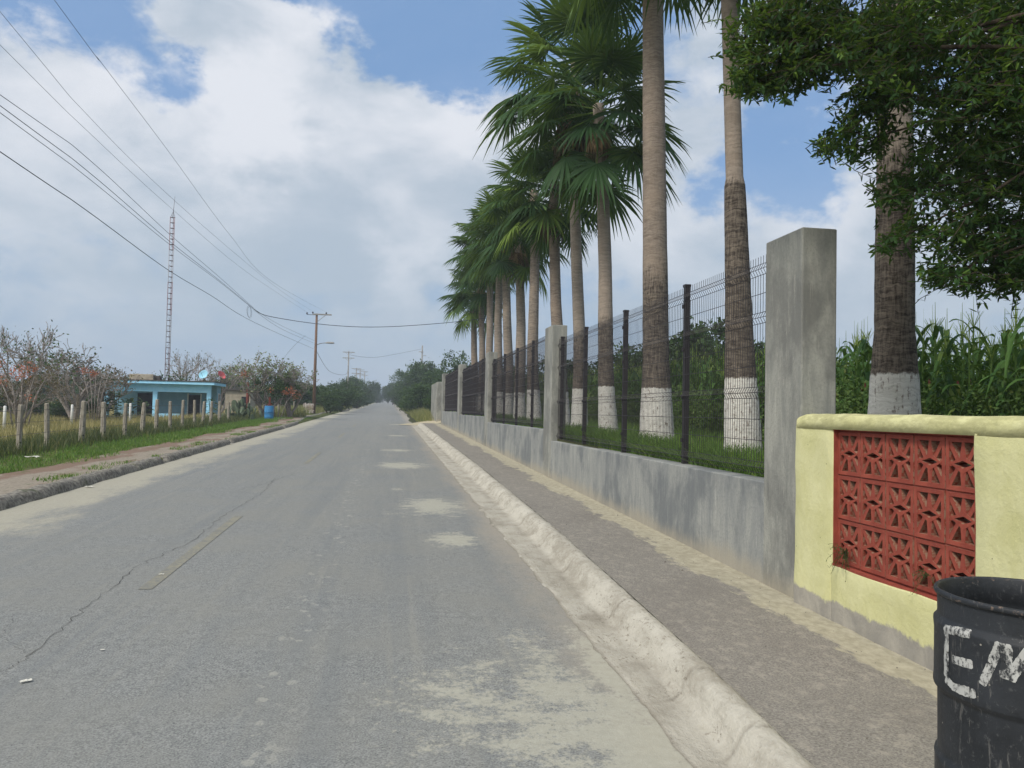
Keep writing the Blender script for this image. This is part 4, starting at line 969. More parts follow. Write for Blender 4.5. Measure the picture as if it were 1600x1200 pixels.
def flowers(tree_lab, x, y, Y, wpx, hpx, n, green, lab, parts):
    global rng; rng = np.random.default_rng(n)
    P = on_y(x, y, Y); z0 = gz(P.x, Y); r = thing('flowering_shrub', (P.x, Y, z0), 0, lab, 'shrub', 'orange flowering shrubs')
    W = wpx/1200*Y/2; H = hpx/1200*Y; zc = P.z-z0
    blobs = [(W*random.uniform(-.6, .6), W*.4*random.uniform(-1, 1), zc+H*random.uniform(-.3, .25), W*.4, W*.35, H*.3) for _ in range(7)]
    if green: V, F, T = blob_leaves(blobs, 3200, .07, .12); link_mesh('foliage', np_mesh('foliage', V, F, T), M_bush, r)
    fl = [(W*dx, -W*.3, zc+H*dz_, W*s_, W*s_, W*s_*.8) for dx, dz_, s_ in parts]
    V, F, T = blob_leaves(fl, 150 if not green and n == 7 else 420, .05, .12); link_mesh('blossom', np_mesh('blossom', V, F, T), M_orange, r)
    mb = MB()
    for k in range(5): mb.tube([(W*.1*k-.2*W, 0, -.05), (W*.2*(k-2), 0, zc*.6), (W*.35*(k-2), 0, zc)], [.04, .03, .015], 5)
    mb.build('stems', M_twig, r)
flowers('', 430, 608, 56, 90, 44, 5, True, 'dark green shrub with bright orange blossom above the blue barrel', [(-.95, .5, .15), (-.1, -.05, .13), (.45, -.1, .2), (.75, -.25, .15), (.15, .5, .1), (-.6, .1, .1)])
flowers('', 35, 588, 39, 90, 40, 6, False, 'orange leaved shrub behind the first fence posts', [(-.6, .4, .2), (0, .1, .3), (.3, .3, .2), (-.5, -.1, .2), (.4, -.7, .1)])
flowers('', 150, 583, 49, 50, 20, 7, False, 'small shrub with a few dull red blossoms left of the house', [(-.5, .2, .25), (.1, .0, .2)])
# cactus clump, broad-leaved plants by the house
random.seed(9)
P = on_y(376, 640, 50); z0 = gz(P.x, 50)
mb = MB()
for k in range(46):
    c = Vector((random.gauss(0, .5), random.gauss(0, .25), random.uniform(.1, 1.15))); ang = random.uniform(0, 6.28); n_ = Vector((math.cos(ang), math.sin(ang), random.uniform(-.3, .3))).normalized(); s1 = n_.cross(Vector((0, 0, 1))).normalized(); s2 = n_.cross(s1)
    if c.z > 1.25-.5*abs(c.x): c.z *= .6
    ring = [c+s1*math.cos(t)*.15+s2*math.sin(t)*.22 for t in [2*math.pi*j/10 for j in range(10)]]; i = len(mb.v)
    mb.v += [tuple(q+n_*.02) for q in ring]+[tuple(q-n_*.02) for q in ring]
    mb.face(tuple(i+j for j in range(10))); mb.face(tuple(i+10+j for j in range(10))[::-1])
    for j in range(10): mb.face((i+(j+1) % 10, i+j, i+10+j, i+10+(j+1) % 10))
tag(mb.build('prickly_pear', M_cactus, loc=(P.x, 50, z0)), 'grey green prickly pear cactus clump left of the blue barrel', 'cactus')
def broadleaf(x, Y, H, lab, n=26):
    P = on_y(x, 640, Y); z0 = gz(P.x, Y); mb = MB()
    for k in range(n):
        a = random.uniform(0, 6.28); z = H*random.uniform(.15, .95); l = .45*random.uniform(.6, 1.2); d = Vector((math.cos(a), math.sin(a), random.uniform(-.2, .8))).normalized(); sd_ = d.cross(Vector((0, 0, 1))).normalized()*l*.22
        c = Vector((random.gauss(0, .18), random.gauss(0, .18), z)); i = len(mb.v)
        mb.v += [tuple(c), tuple(c+d*l*.5+sd_), tuple(c+d*l+Vector((0, 0, -.12))), tuple(c+d*l*.5-sd_)]; mb.face((i, i+1, i+2, i+3))
    for j in range(4): mb.tube([(random.gauss(0, .05), 0, -.05), (random.gauss(0, .15), random.gauss(0, .1), H*.9)], [.025, .012], 5, cap=False)
    return tag(mb.build('broadleaf_plant', M_bush_light, loc=(P.x, Y, z0)), lab, 'plant', 'leafy plants in front of the blue house')
broadleaf(165, 54, 2.0, 'tall leafy plant at the left corner of the blue house', 60); broadleaf(183, 54, 1.9, 'leafy plant second from the left before the blue house', 50); broadleaf(203, 53, 1.5, 'low leafy plant in front of the blue house porch', 60); broadleaf(222, 53, 1.3, 'smallest leafy plant near the porch post', 40); broadleaf(330, 55, 1.5, 'leafy plant at the right corner of the blue house', 20)

# ---------------------------------------------------------------- corn
def corn_mesh(seed, H=2.1, ears=True):
    random.seed(seed); V, F, T = [], [], []
    def addq(a, b, c, d, t): i = len(V); V.extend([a, b, c, d]); F.append((i, i+1, i+2, i+3)); T.extend([t]*4)
    pts = [Vector((.02*math.sin(k), .02*math.cos(k*1.3), H*k/6)) for k in range(7)]
    for a, b in zip(pts, pts[1:]):
        for j in range(4):
            t0, t1 = math.pi/2*j, math.pi/2*(j+1); r = .014
            o0, o1 = Vector((math.cos(t0), math.sin(t0), 0))*r, Vector((math.cos(t1), math.sin(t1), 0))*r
            addq(a+o0, a+o1, b+o1, b+o0, .7)
    base = random.uniform(0, 3.14)
    for k in range(15):
        z = H*(.10+.86*k/14); az = base+math.pi*k+random.uniform(-.5, .5); l = random.uniform(.55, .85)*(1 if k < 12 else .75); w_ = random.uniform(.034, .050)
        d = Vector((math.cos(az), math.sin(az), 0)); sd_ = Vector((-math.sin(az), math.cos(az), 0)); e = random.uniform(.7, 1.5) if k < 11 else random.uniform(.8, 2.0); dr = random.uniform(1.1, 2.0) if k < 11 else random.uniform(1.0, 2.4); prev = None; tt = min(1, max(0, random.gauss(.4, .18)))
        tw = random.uniform(-.6, .6)
        for s_ in range(7):
            t = s_/6; q = Vector((0, 0, z)) + d*l*t*.85/(1+.25*e) + Vector((0, 0, l*(e*t*.75-dr*t*t*.75)))
            ww = w_*(math.sin(math.pi*min(1, t*.85+.15))**.6)*(1 if s_ < 6 else .05); s2 = (sd_+Vector((0, 0, tw*t))).normalized()
            cur = (q-s2*ww, q, q+s2*ww)
            if prev:
                lift = Vector((0, 0, -.012))
                addq(prev[0], prev[1]+lift, cur[1]+lift, cur[0], tt); addq(prev[1]+lift, prev[2], cur[2], cur[1]+lift, tt)
            prev = cur
    for k in range(9):                 # tassel
        az = random.uniform(0, 6.28); d = Vector((math.cos(az)*.5, math.sin(az)*.5, .9)).normalized() if k else Vector((0, 0, 1)); l = .30 if k else .46; p0 = pts[-1]; m = p0+d*l*.5; e = p0+d*l+Vector((0, 0, -.03 if k else 0)); s1 = d.cross(Vector((0, 0, 1)));
        s1 = (s1.normalized() if s1.length > .01 else Vector((1, 0, 0)))*.0055
        addq(p0-s1, p0+s1, m+s1, m-s1, 1.0); addq(m-s1, m+s1, e+s1*.5, e-s1*.5, 1.0)
    me = np_mesh('stalk', np.array([tuple(v_) for v_ in V]), np.array(F), T)
    em = None
    if ears:
        mb = MB(); mb.tube([(.02, 0, H*.5), (.06, .01, H*.5+.12), (.08, .01, H*.5+.24)], [.012, .030, .012], 6); em = mb.mesh('ear')
    return me, em
CORN = [corn_mesh(301+s, 1.66+.10*(s % 3)) for s in range(6)]
M_ear = material('corn_husk', lambda t, p: t.mix(t.ss(t.xyz(t.coord())[2], 1.04, 1.08), c3((126, 142, 70)), c3((96, 50, 40))), .7, .2)
random.seed(21); rng = np.random.default_rng(21)
spots = []
Xr = 8.6
rows = []
for r_i in range(26):
    X = 8.3+.72*r_i; Y = 1.5+random.uniform(0, .2)
    while Y < 46: rows.append((X+random.gauss(0, .06), Y+random.gauss(0, .05), r_i)); Y += .26 if r_i < 3 else .34
rows = [q for q in rows if q[1] > q[0]*.55 - 2.5]
near = [q for q in rows if q[2] < 5 and q[1] < 17][:230]; nearset = set(near)
for k, (X, Y, _) in enumerate(near):
    me, em = CORN[random.randrange(6)]; r = thing('corn_plant', (X, Y, gz(X, Y)), random.uniform(0, 6.28), 'tall green corn plant with tassel in the front rows behind the yellow wall and fence', 'corn plant', 'corn plants in the front rows')
    s_ = random.uniform(.88, 1.12); r.scale = (s_, s_, s_); link_mesh('stalk', me, M_corn, r)
    if k % 2 == 0: link_mesh('ear', em, M_ear, r)
Vs, Fs, Ts, off = [], [], [], 0
cd = []
for me, em in CORN:
    n = len(me.vertices); v = np.empty(n*3, np.float32); me.vertices.foreach_get('co', v); f = np.empty(len(me.polygons)*4, np.int32); me.polygons.foreach_get('vertices', f); t = np.empty(n, np.float32); me.attributes['tint'].data.foreach_get('value', t); cd.append((v.reshape(-1, 3), f.reshape(-1, 4), t))
rest = [q for q in rows if q not in nearset]
for (X, Y, ri) in rest:
    if ri > 9 and random.random() < .35: continue
    v, f, t = cd[random.randrange(6)]; a = random.uniform(0, 6.28); s_ = random.uniform(.88, 1.12); c, s = math.cos(a)*s_, math.sin(a)*s_
    Vs.append(np.stack([v[:, 0]*c-v[:, 1]*s+X, v[:, 0]*s+v[:, 1]*c+Y, v[:, 2]*s_+gz(X, Y)], 1)); Fs.append(f+off); Ts.append(t); off += len(v)
tag(link_mesh('cornfield', np_mesh('cornfield', np.concatenate(Vs), np.concatenate(Fs), np.concatenate(Ts)), M_corn), 'dense green cornfield behind the palms', 'cornfield', kind='stuff')
# leafy creeping weeds at the edge of the corn
blobs = [(7.9+.4*math.sin(Y*.9), Y, gz(8.2, Y)+.5+.2*math.sin(Y*1.7), .5, .9, .75) for Y in np.arange(1.5, 44, .9)]
V, F, T = blob_leaves(blobs, 70000, .036, .12, 2600)
tag(link_mesh('edge_weeds', np_mesh('edge_weeds', V, F, T), M_bush_light), 'leafy weeds and vines along the near edge of the cornfield', 'weeds', kind='stuff')

# ---------------------------------------------------------------- overhanging broadleaf tree (trunk stands off to the right behind the yellow wall)
random.seed(77); rng = np.random.default_rng(77)
TX, TY = 6.0, 2.6; oak = thing('oak_tree', (TX, TY, gz(TX, TY)), 0, 'dark broadleaf tree overhanging the yellow wall from the right', 'tree'); OZ = gz(TX, TY)
ELL = [  # px centre x,y, rx,ry, depth range, weight
    (1500, 70, 190, 110, 4.3, 6.4, 26), (1700, 60, 230, 160, 3.8, 6.5, 20), (1330, 70, 120, 55, 4.8, 6.2, 10), (1215, 95, 75, 60, 5.0, 6.0, 6.5), (1240, 30, 90, 35, 5.0, 6.2, 5),
    (1515, 230, 105, 95, 4.4, 6.4, 13), (1620, 280, 120, 120, 4.2, 6.2, 12), (1330, 225, 65, 30, 4.8, 5.6, 2.4), (1400, 300, 50, 30, 4.6, 5.8, 1.6), (1350, 170, 60, 25, 4.8, 5.6, 1.5),
    (1500, 360, 110, 40, 4.4, 5.6, 4.2), (1540, 420, 100, 40, 4.3, 5.4, 5.0), (1620, 400, 60, 60, 4.3, 5.4, 3.0), (1380, 140, 60, 36, 4.8, 6, 1.6), (1450, 440, 25, 18, 4.6, 5.1, .5), (1150, 60, 25, 40, 5.2, 5.8, .9), (1170, 130, 40, 25, 5.1, 5.8, 1.2), (1380, 385, 22, 12, 4.7, 5.2, .25),
    (1900, 0, 300, 300, 3.5, 7, 16), (1500, -150, 330, 120, 3.9, 7, 18), (1300, -60, 160, 50, 4.8, 6.6, 7)]
wts = np.array([e[6] for e in ELL]); wts = wts/wts.sum()
Vl, Fl, Tl = [], [], []; mbt = MB(); limb_pts = []
for e in ELL:
    y_ = (e[4]+e[5])/2; limb_pts.append(on_y(e[0], e[1], y_))
trunk_top = Vector((TX, TY, OZ+1.6))
mbk = MB(); mbk.tube([(0, 0, -.1), (.03, .02, .5), (-.02, 0, 1.6), (-.25, .3, 2.8), (-.5, .7, 3.8)], [.24, .19, .17, .14, .10], 12)
mbk.build('trunk', M_bark, oak)
mbl = MB()
O = Vector((TX, TY, OZ))
for k, q in enumerate(limb_pts):
    a = trunk_top + Vector((-.1, .1, random.uniform(0, 1.4))); m = a.lerp(q, .5)+Vector((random.gauss(0, .12), random.gauss(0, .12), .35)); m2 = a.lerp(q, .8)+Vector((0, 0, .1))
    mbl.tube([a-O, m-O, m2-O, q-O], [.032, .018, .010, .005], 6, cap=False)
def oak_leaf(P, d, n_, l, w_, t):
    s_ = d.cross(n_); s_.normalize(); i = len(Vl); mid = P+d*l*.5+n_*l*.05; e = P+d*l
    Vl.extend([P, P+d*l*.3+s_*w_, P+d*l*.7+s_*w_*.9, e, P+d*l*.7-s_*w_*.9, P+d*l*.3-s_*w_, mid]); Tl.extend([t]*7)
    Fl.extend([(i, i+1, i+2, i+6), (i+6, i+2, i+3, i+3), (i+6, i+3, i+4, i+4), (i, i+6, i+4, i+5)])
NTW = 7000
for k in range(NTW):
    e = ELL[rng.choice(len(ELL), p=wts)]
    while True:
        ux, uy = random.uniform(-1, 1), random.uniform(-1, 1)
        if ux*ux+uy*uy < 1: break
    Y = random.uniform(e[4], e[5]); P = on_y(e[0]+ux*e[2], e[1]+uy*e[3], Y)
    if P.z < 2.1: continue
    src = limb_pts[ELL.index(e)]; out = (P-src); out = out.normalized() if out.length > .05 else Vector((-1, 0, 0))
    d = (out*.5+Vector((-.5, random.gauss(0, .5), random.gauss(-.15, .35)))+Vector((random.gauss(0, .4), 0, 0))).normalized(); L = random.uniform(.14, .30); tb = max(0, min(1, random.gauss(.38, .15)))
    if random.random() < .06: tb = .95
    q0 = P-d*L; mbl.tube([q0-O, P-d*L*.4-O, P-O], [.003, .002, .001], 3, cap=False)
    nn = int(L/.018)
    for j in range(nn):
        t = (j+.5)/nn; b = q0+d*L*t; a = Vector((random.gauss(0, 1), random.gauss(0, 1), random.gauss(0, .8))); ld = (d*.7+a.normalized()*.9+Vector((0, 0, -.15))).normalized(); nr = ld.cross(Vector((random.gauss(0, .5), random.gauss(0, .5), 1))).cross(ld); nr.normalize()
        oak_leaf(b-O, ld, nr, random.uniform(.046, .078), random.uniform(.0072, .0115), min(1, max(0, tb+random.gauss(0, .08))))
mbl.build('limbs', M_bark, oak)
me = bpy.data.meshes.new('foliage'); me.from_pydata([tuple(v_) for v_ in Vl], [], [tuple(dict.fromkeys(f_)) for f_ in Fl]); a_ = me.attributes.new('tint', 'FLOAT', 'POINT'); a_.data.foreach_set('value', Tl)
link_mesh('foliage', me, M_oak, oak)

# ---------------------------------------------------------------- left fence, white posts
def m_post(t, p):
    co = t.coord(); n = t.noise(t.sc(co, (10, 10, 1.5)), 3, 5, .7); k = t.voro(t.sc(co, (1, 1, 1)), 4.5)
    c = t.mix(t.ss(n, .3, .7), c3((118, 110, 98)), c3((168, 162, 148))); c = t.mix(t.ss(k, .16, .11), c, c3((50, 46, 40)))
    t.put(p.inputs['Normal'], t.bump(n, .8, .015)); return c
M_post = material('weathered_post', m_post, .95, .1)
M_white = material('white_paint', lambda t, p: t.mix(t.noise(t.coord(), 8, 4, .7), c3((206, 206, 202)), c3((228, 228, 224))), .7, .3)
M_galv = material('rusty_wire', lambda t, p: c3((88, 82, 76)), .6, .4)
random.seed(13)
fl = thing('wire_fence', (-9, 20.65, gz(-9, 20.65)), 0, 'fence of weathered grey posts and barbed wire along the left verge', 'fence'); bpy.context.view_layer.update()
tops = [(30, 632), (80, 630), (125, 626), (165, 628), (197, 630), (223, 629), (247, 624), (267, 627), (286, 625), (304, 625), (317, 627), (330, 627), (343, 627), (355, 628)]
pp = [(on_x(x, y, -9.0)) for x, y in tops]
pp = [Vector((-9, 18.7, 1.6)), Vector((-9, 16.8, 1.55))][::-1] + pp
pp += [on_x(x, y, -9.0) for x, y in [(414, 627), (436, 628), (450, 628), (459, 627)]]
for k, P in enumerate(pp):
    mb = MB(); z0 = gz(-9, P.y); ln = random.uniform(-.05, .05); r = random.uniform(.060, .088); Hh = P.z-z0
    mb.tube([(0, 0, -.1), (ln*.3, 0, Hh*.3), (ln*.7, 0, Hh*.7), (ln, 0, Hh-.02), (ln, 0, Hh)], [r*1.05, r*random.uniform(.9, 1.1), r*random.uniform(.85, 1.05), r*.85, r*.5], 7, sm=False)
    o = mb.build('post', M_post); o.location = (-9+random.gauss(0, .05), P.y, z0); child(o, fl)
mb = MB()
for hh in (.45, .75, 1.05):
    q = [Vector((-8.93, P.y, gz(-9, P.y)+hh)) for P in pp]; q2 = []
    for a, b in zip(q, q[1:]): q2 += [a, a.lerp(b, .5)+Vector((0, 0, -.02))]
    mb.tube(q2+[q[-1]], .005, 4, cap=False)
child(mb.build('barbed_wire', M_galv), fl)
fw_ = thing('white_post_fence', (-17.7, 39, gz(-17.7, 39)), 0, 'row of short white posts in the field behind the grey post fence', 'fence'); bpy.context.view_layer.update()
for x, y, Y in [(8, 634, 38.5), (113, 632, 44), (204, 630, 47.5), (-90, 634, 34)]:
    P = on_y(x, y, Y); z0 = gz(P.x, Y); mb = MB(); mb.tube([(0, 0, -.1), (0, 0, P.z-z0-.03), (0, 0, P.z-z0)], [.07, .065, .04], 8); o = mb.build('post', M_white); o.location = (P.x, Y, z0); child(o, fw_)

# ---------------------------------------------------------------- blue house
def paint(name, a, b): return material(name, lambda t, p: t.mix(t.ss(t.noise(t.coord(), 3, 5, .65), .3, .7), a, b), .8, .25)
M_blue = paint('light_blue_paint', c3((150, 214, 248)), c3((168, 224, 252))); M_blue2 = paint('shaded_blue_paint', c3((116, 156, 174)), c3((132, 170, 186)))  # second blue is darkened: shade on porch and side walls painted in
M_dark = paint('dark_room', c3((28, 30, 34)), c3((38, 40, 44))); M_roof = paint('tar_roof', c3((62, 58, 56)), c3((84, 80, 76))); M_beige = paint('bare_plaster', c3((142, 134, 118)), c3((176, 166, 146)))
M_glass = material('window_glass', lambda t, p: c3((40, 50, 58)), .15, .5)
HY = 60; hx0, hx1 = on_y(163, 620, HY).x, on_y(329, 620, HY).x; hz0 = gz(hx0, HY)-.1; HZ = lambda x, y: on_y(x, y, HY).z
house = thing('blue_house', (hx0, HY, hz0), 0, 'low flat roofed light blue house with a front porch behind the post fence', 'house'); bpy.context.view_layer.update()
W = hx1-hx0; top = 3.0-hz0+.28; bb = 2.42-hz0+.18
def hb(name, mat, *boxes, par=house):
    mb = MB()
    for b in boxes: mb.box(*b)
    return mb.build(name, mat, par)
hb('porch_beam', M_blue, (0, W, 0, .25, bb, top-.12)); hb('roof_slab', M_blue, (-.35, W+.35, -.55, 3.6, top-.10, top+.10)); hb('roof_covering', M_roof, (-.42, W+.42, -.60, 3.7, top+.104, top+.17))
xm = on_y(242, 620, HY).x-hx0
for (a, b) in ((0, .28), (xm-.15, xm+.15), (W-.28, W)): hb('porch_post', M_blue, (a, b, .003, .247, 0, bb))
hb('wall', M_blue2, (0.003, W-.003, 2.2, 2.4, 0, top-.1), (W-.2, W-.002, 2.41, 3.4, 0, top-.1), (.002, .2, 2.41, 3.4, 0, top-.1), (.21, W-.21, 3.2, 3.397, 0, top-.1))
hb('porch_floor', M_beige, (-.1, W+.1, -.3, 2.2, -.15, .12))
x1 = on_y(200, 620, HY).x-hx0; x2 = on_y(234, 620, HY).x-hx0; x3 = on_y(283, 620, HY).x-hx0; x4 = on_y(302, 620, HY).x-hx0
d_ = hb('door', M_dark, (x3, x4, 2.16, 2.197, .12, bb-.15)); d_['label'] = 'dark open doorway on the right of the porch'
hb('door_frame', M_white, (x3-.09, x3-.005, 2.13, 2.196, .12, bb-.05), (x4+.005, x4+.09, 2.13, 2.196, .12, bb-.05))
d_ = hb('door', M_dark, (x1, x2-.3, 2.16, 2.197, .12, bb-.10)); d_['label'] = 'wide dark opening on the left of the porch'
hb('door_frame', M_white, (x2-.29, x2-.2, 2.13, 2.196, .12, bb-.05))
hb('porch_parapet', M_blue, (xm+.16, x3-.1, .03, .15, .12, .45))
fr = hb('window', M_white, (W-.001, W+.03, 2.55, 3.15, 1.0, 1.06), (W-.001, W+.03, 2.55, 3.15, 2.0, 2.06), (W-.001, W+.03, 2.55, 2.60, 1.061, 1.999), (W-.001, W+.03, 3.10, 3.15, 1.061, 1.999)); mb = MB(); mb.box(W-.0005, W+.012, 2.60, 3.10, 1.06, 2.0); mb.build('pane', M_glass, fr)
def onroof(name, mat, x, y, sx, sy, sz, label, cat):
    X = on_y(x, 600, HY+y).x; me = rbox(X-sx/2, X+sx/2, HY+y-sy/2, HY+y+sy/2, hz0+top+.17, hz0+top+.17+sz, .02, .03, .3); return tag(link_mesh(name, me, mat), label, cat)
onroof('roof_block', M_beige, 222, 2.0, 1.7, .5, .48, 'pale rough concrete block stack on the left of the blue roof', 'block stack')
onroof('water_tank', M_roof, 246, 2.2, .5, .5, .38, 'dark square water tank on the blue house roof', 'tank')
random.seed(4)
P = on_y(280, 590, HY+2.5); mb = MB()
for k in range(240):
    c = Vector((random.gauss(0, .85), random.gauss(0, .4), abs(random.gauss(.15, .22)))); d = Vector((random.gauss(0, 1), random.gauss(0, 1), random.gauss(0, .4))).normalized()*.2; s_ = d.cross(Vector((0, 0, 1))).normalized()*.07; mb.quad(c, c+d*.5+s_, c+d, c+d*.5-s_)
for k in range(6): mb.tube([(random.uniform(-1.3, 1), 0, 0), (random.uniform(-1.8, 1), 0, random.uniform(.4, 1.1))], [.03, .02], 4)
tag(mb.build('brush_pile', M_bush_light, loc=(P.x, HY+2.5, hz0+top+.17)), 'heap of cut green branches lying on the blue house roof', 'branches', kind='stuff')
def dish(x, y, Y, r, az, el, mat, zb, label):
    P = on_y(x, y, Y); t = thing('satellite_dish', (P.x, Y, zb), 0, label, 'satellite dish', 'satellite dishes on the house roof'); mb = MB()
    prof = [(0, 0), (r*.3, .012), (r*.6, .05), (r*.85, .10), (r, .14), (r*1.02, .135), (r*.85, .085), (r*.6, .035), (0, -.02)]
    mb.lathe(prof, 24); o = mb.build('reflector', mat, t); o.location = (0, 0, P.z-zb); o.rotation_euler = Vector((math.sin(az)*math.cos(el), math.cos(az)*math.cos(el), math.sin(el))).to_track_quat('Z', 'Y').to_euler()
    mb = MB(); mb.tube([(0, 0, 0), (0, 0, P.z-zb)], .03, 6); d = Vector((math.sin(az)*math.cos(el), math.cos(az)*math.cos(el), math.sin(el))); c = Vector((0, 0, P.z-zb)); mb.tube([c-Vector((0, 0, r*.9)), c+d*.5], .012, 5); mb.build('mast', M_galv, t)
M_rd = paint('faded_red_paint', c3((190, 88, 92)), c3((208, 108, 108))); M_lb = paint('sky_blue_enamel', c3((140, 196, 216)), c3((160, 208, 226)))
zr = hz0+top+.17
dish(319, 586, 61.8, .36, R(200), R(25), M_lb, zr, 'light blue satellite dish on the roof, left of the red one')
dish(345, 587, 63, .36, R(120), R(32), M_rd, zr-.1, 'faded red satellite dish at the right end of the roof')
hx = on_y(352, 620, 67).x; hut = thing('block_hut', (hx, 67, gz(hx, 67)), 0, 'small unpainted plaster hut just right of the blue house', 'hut')
mb = MB(); mb.box(0, 2.0, 0, 2.6, 0, 2.1); mb.build('wall', M_beige, hut); mb = MB(); mb.box(-.15, 2.15, -.2, 2.8, 2.103, 2.2); mb.build('roof', M_roof, hut); mb = MB(); mb.box(1.3, 1.75, -.03, -.002, .8, 1.6); mb.build('window', M_dark, hut)

# ---------------------------------------------------------------- radio mast
P = on_y(262, 580, 74); z0 = gz(P.x, 74); Pt = on_y(270, 340, 74); mast = thing('lattice_mast', (P.x, 74, z0), 0, 'tall thin red and white lattice radio mast behind the blue house', 'mast')
M_mast = material('red_white_mast_paint', lambda t, p: t.mix(t.math('GREATER_THAN', t.math('FRACT', t.math('DIVIDE', t.xyz(t.coord())[2], 6.0)), .5), c3((160, 160, 164)), c3((140, 108, 108))), .6, .3)
M_rung = material('dark_rung', lambda t, p: c3((84, 66, 68)), .6, .3)
Hm = Pt.z-z0; lean = Vector(((Pt.x-P.x), 0, 0)); cn = [(-.19, -.11), (.19, -.11), (0, .22)]
for (a, b) in cn: mb = MB(); mb.tube([(a, b, 0), (a+lean.x, b, Hm)], .030, 5); mb.build('leg', M_mast, mast)
mb = MB(); n = 36
for k in range(n+1):
    t = k/n; o_ = lean*t; z = Hm*t; c = [Vector((a, b, z))+o_ for a, b in cn]
    for i_ in range(3): mb.tube([c[i_], c[(i_+1) % 3]], .030 if i_ == 0 else .02, 4, cap=False)
    if k < n: c2 = [Vector((a, b, Hm*(k+1)/n))+lean*(k+1)/n for a, b in cn]; mb.tube([c[k % 3], c2[(k+1) % 3]], .008, 3, cap=False)
mb.build('rungs', M_rung, mast)
mb = MB(); mb.tube([tuple(Vector((0, 0, Hm))+lean), tuple(Vector((.05, 0, Hm+.9))+lean), tuple(Vector((.12, 0, Hm+2.0))+lean)], [.035, .02, .012], 5); mb.tube([tuple(Vector((-.2, 0, Hm))+lean), tuple(Vector((.03, 0, Hm+.6))+lean), tuple(Vector((.2, 0, Hm))+lean)], .02, 4); mb.build('antenna', M_rung, mast)

# ---------------------------------------------------------------- poles and wires
M_wood = bark('pole_wood', c3((92, 70, 56)), c3((134, 110, 92)), (8, 8, .6)); M_cpole = paint('concrete_pole', c3((132, 130, 126)), c3((158, 156, 150))); M_ins = paint('insulator', c3((60, 56, 58)), c3((80, 76, 76)))
M_cable = material('black_cable', lambda t, p: c3((72, 76, 82)), .6, .3)
def ypole(x, ytop, X, mat, label, double=False, r=.13, armpx=None, lamp=False, group='utility poles along the road', lowarm=True):
    P = on_x(x, ytop, X); z0 = gz(X, P.y); t = thing('utility_pole', (X, P.y, z0), 0, label, 'utility pole', group); H = P.z-z0
    mb = MB(); mb.tube([(0, 0, -.2), (0, 0, H)], [r, r*.62], 10); mb.build('pole', mat, t)
    for k, zz in enumerate([H-.15, H-1.15] if double else [H-.08]):
        aw = 1.0; mb = MB(); mb.box(-aw+(0 if double else .65), aw+(0 if double else .35), -.17, -.07, zz-.06, zz+.06); 
        if double: mb.tube([(-.6, -.1, zz-.05), (0, -.1, zz-.5)], .02, 4); mb.tube([(.6, -.1, zz-.05), (0, -.1, zz-.5)], .02, 4)
        else: mb.tube([(.8, -.1, zz-.05), (.1, -.1, zz-.65)], .025, 4)
        mb.build('crossarm', M_cpole if not double else mat, t)
    return t, P, H, z0
p1, P1, H1, z1 = ypole(495, 490, -6.75, M_wood, 'tall wooden utility pole with a street lamp and one offset crossarm', r=.16)
for x, y in ((480, 489), (489, 488), (510, 489)):
    Q = on_y(x, y, P1.y); mb = MB(); zq = Q.z-z1; mb.lathe([(0, -.14), (.03, -.14), (.03, -.10), (.09, -.08), (.05, -.04), (.085, -.02), (.04, .04), (0, .06)], 10, (Q.x+6.75, -.12, zq)); 
    if Q.x+6.75 < -.2: mb.box(Q.x+6.75-.03, .0, -.14, -.1, zq-.18, zq-.14)
    mb.build('insulator', M_ins, p1)
lp = thing('lamp', (0, 0, 0)); bpy.data.objects.remove(lp)
mb = MB(); zl = on_y(497, 537, P1.y).z-z1; mb.tube([(0, -.1, zl-.15), (.5, -.35, zl+.02), (.95, -.5, zl+.06)], .03, 6); arm = mb.build('lamp_arm', M_galv, p1)
mb = MB(); i0 = len(mb.v); mb.tube([(.9, -.5, zl+.05), (1.15, -.55, zl+.08), (1.6, -.65, zl+.06), (1.7, -.67, zl+.04)], [.05, .09, .09, .03], 8); mb.build('lamp_head', M_cpole, p1)
p2, P2, H2, z2 = ypole(545, 549, -7.0, M_cpole, 'concrete utility pole with two crossarms, first beyond the street lamp pole', True, .16)
p3, P3, H3, z3 = ypole(557, 575, -7.0, M_cpole, 'second concrete utility pole beyond the street lamp pole', True, .16)
p4, P4, H4, z4 = ypole(563, 577, -7.0, M_cpole, 'third and thin concrete utility pole beyond the street lamp pole', True, .16)
p5, P5, H5, z5 = ypole(570, 580, -7.0, M_cpole, 'fourth utility pole beyond the street lamp pole', True, .16)
p6, P6, H6, z6 = ypole(578, 597, -7.0, M_cpole, 'farthest utility pole on the left, just above the trees', True, .16)
rp = thing('utility_pole', (7, 172, gz(7, 172)), 0, 'grey utility pole with a white box standing in the trees right of the road', 'utility pole', 'utility poles along the road'); Pr = on_y(660, 540, 172); rp.location.x = Pr.x; rp.location.z = gz(Pr.x, 172); Hr = Pr.z-rp.location.z
mb = MB(); mb.tube([(0, 0, -.2), (0, 0, Hr)], [.2, .15], 8); mb.build('pole', M_cpole, rp)
mb = MB(); mb.box(-.8, .25, -.3, -.2, Hr-1.5, Hr-1.35); mb.box(-.5, .1, -.3, -.2, Hr-3.2, Hr-3.08); mb.box(-.05, .9, -.3, -.2, Hr-2.3, Hr-2.2); mb.build('crossarm', M_cpole, rp)
mb = MB(); zz = on_y(666, 573, 172).z-rp.location.z; mb.box(.35, 1.15, -.4, .3, zz-.5, zz+.55); mb.build('meter_box', M_white, rp)
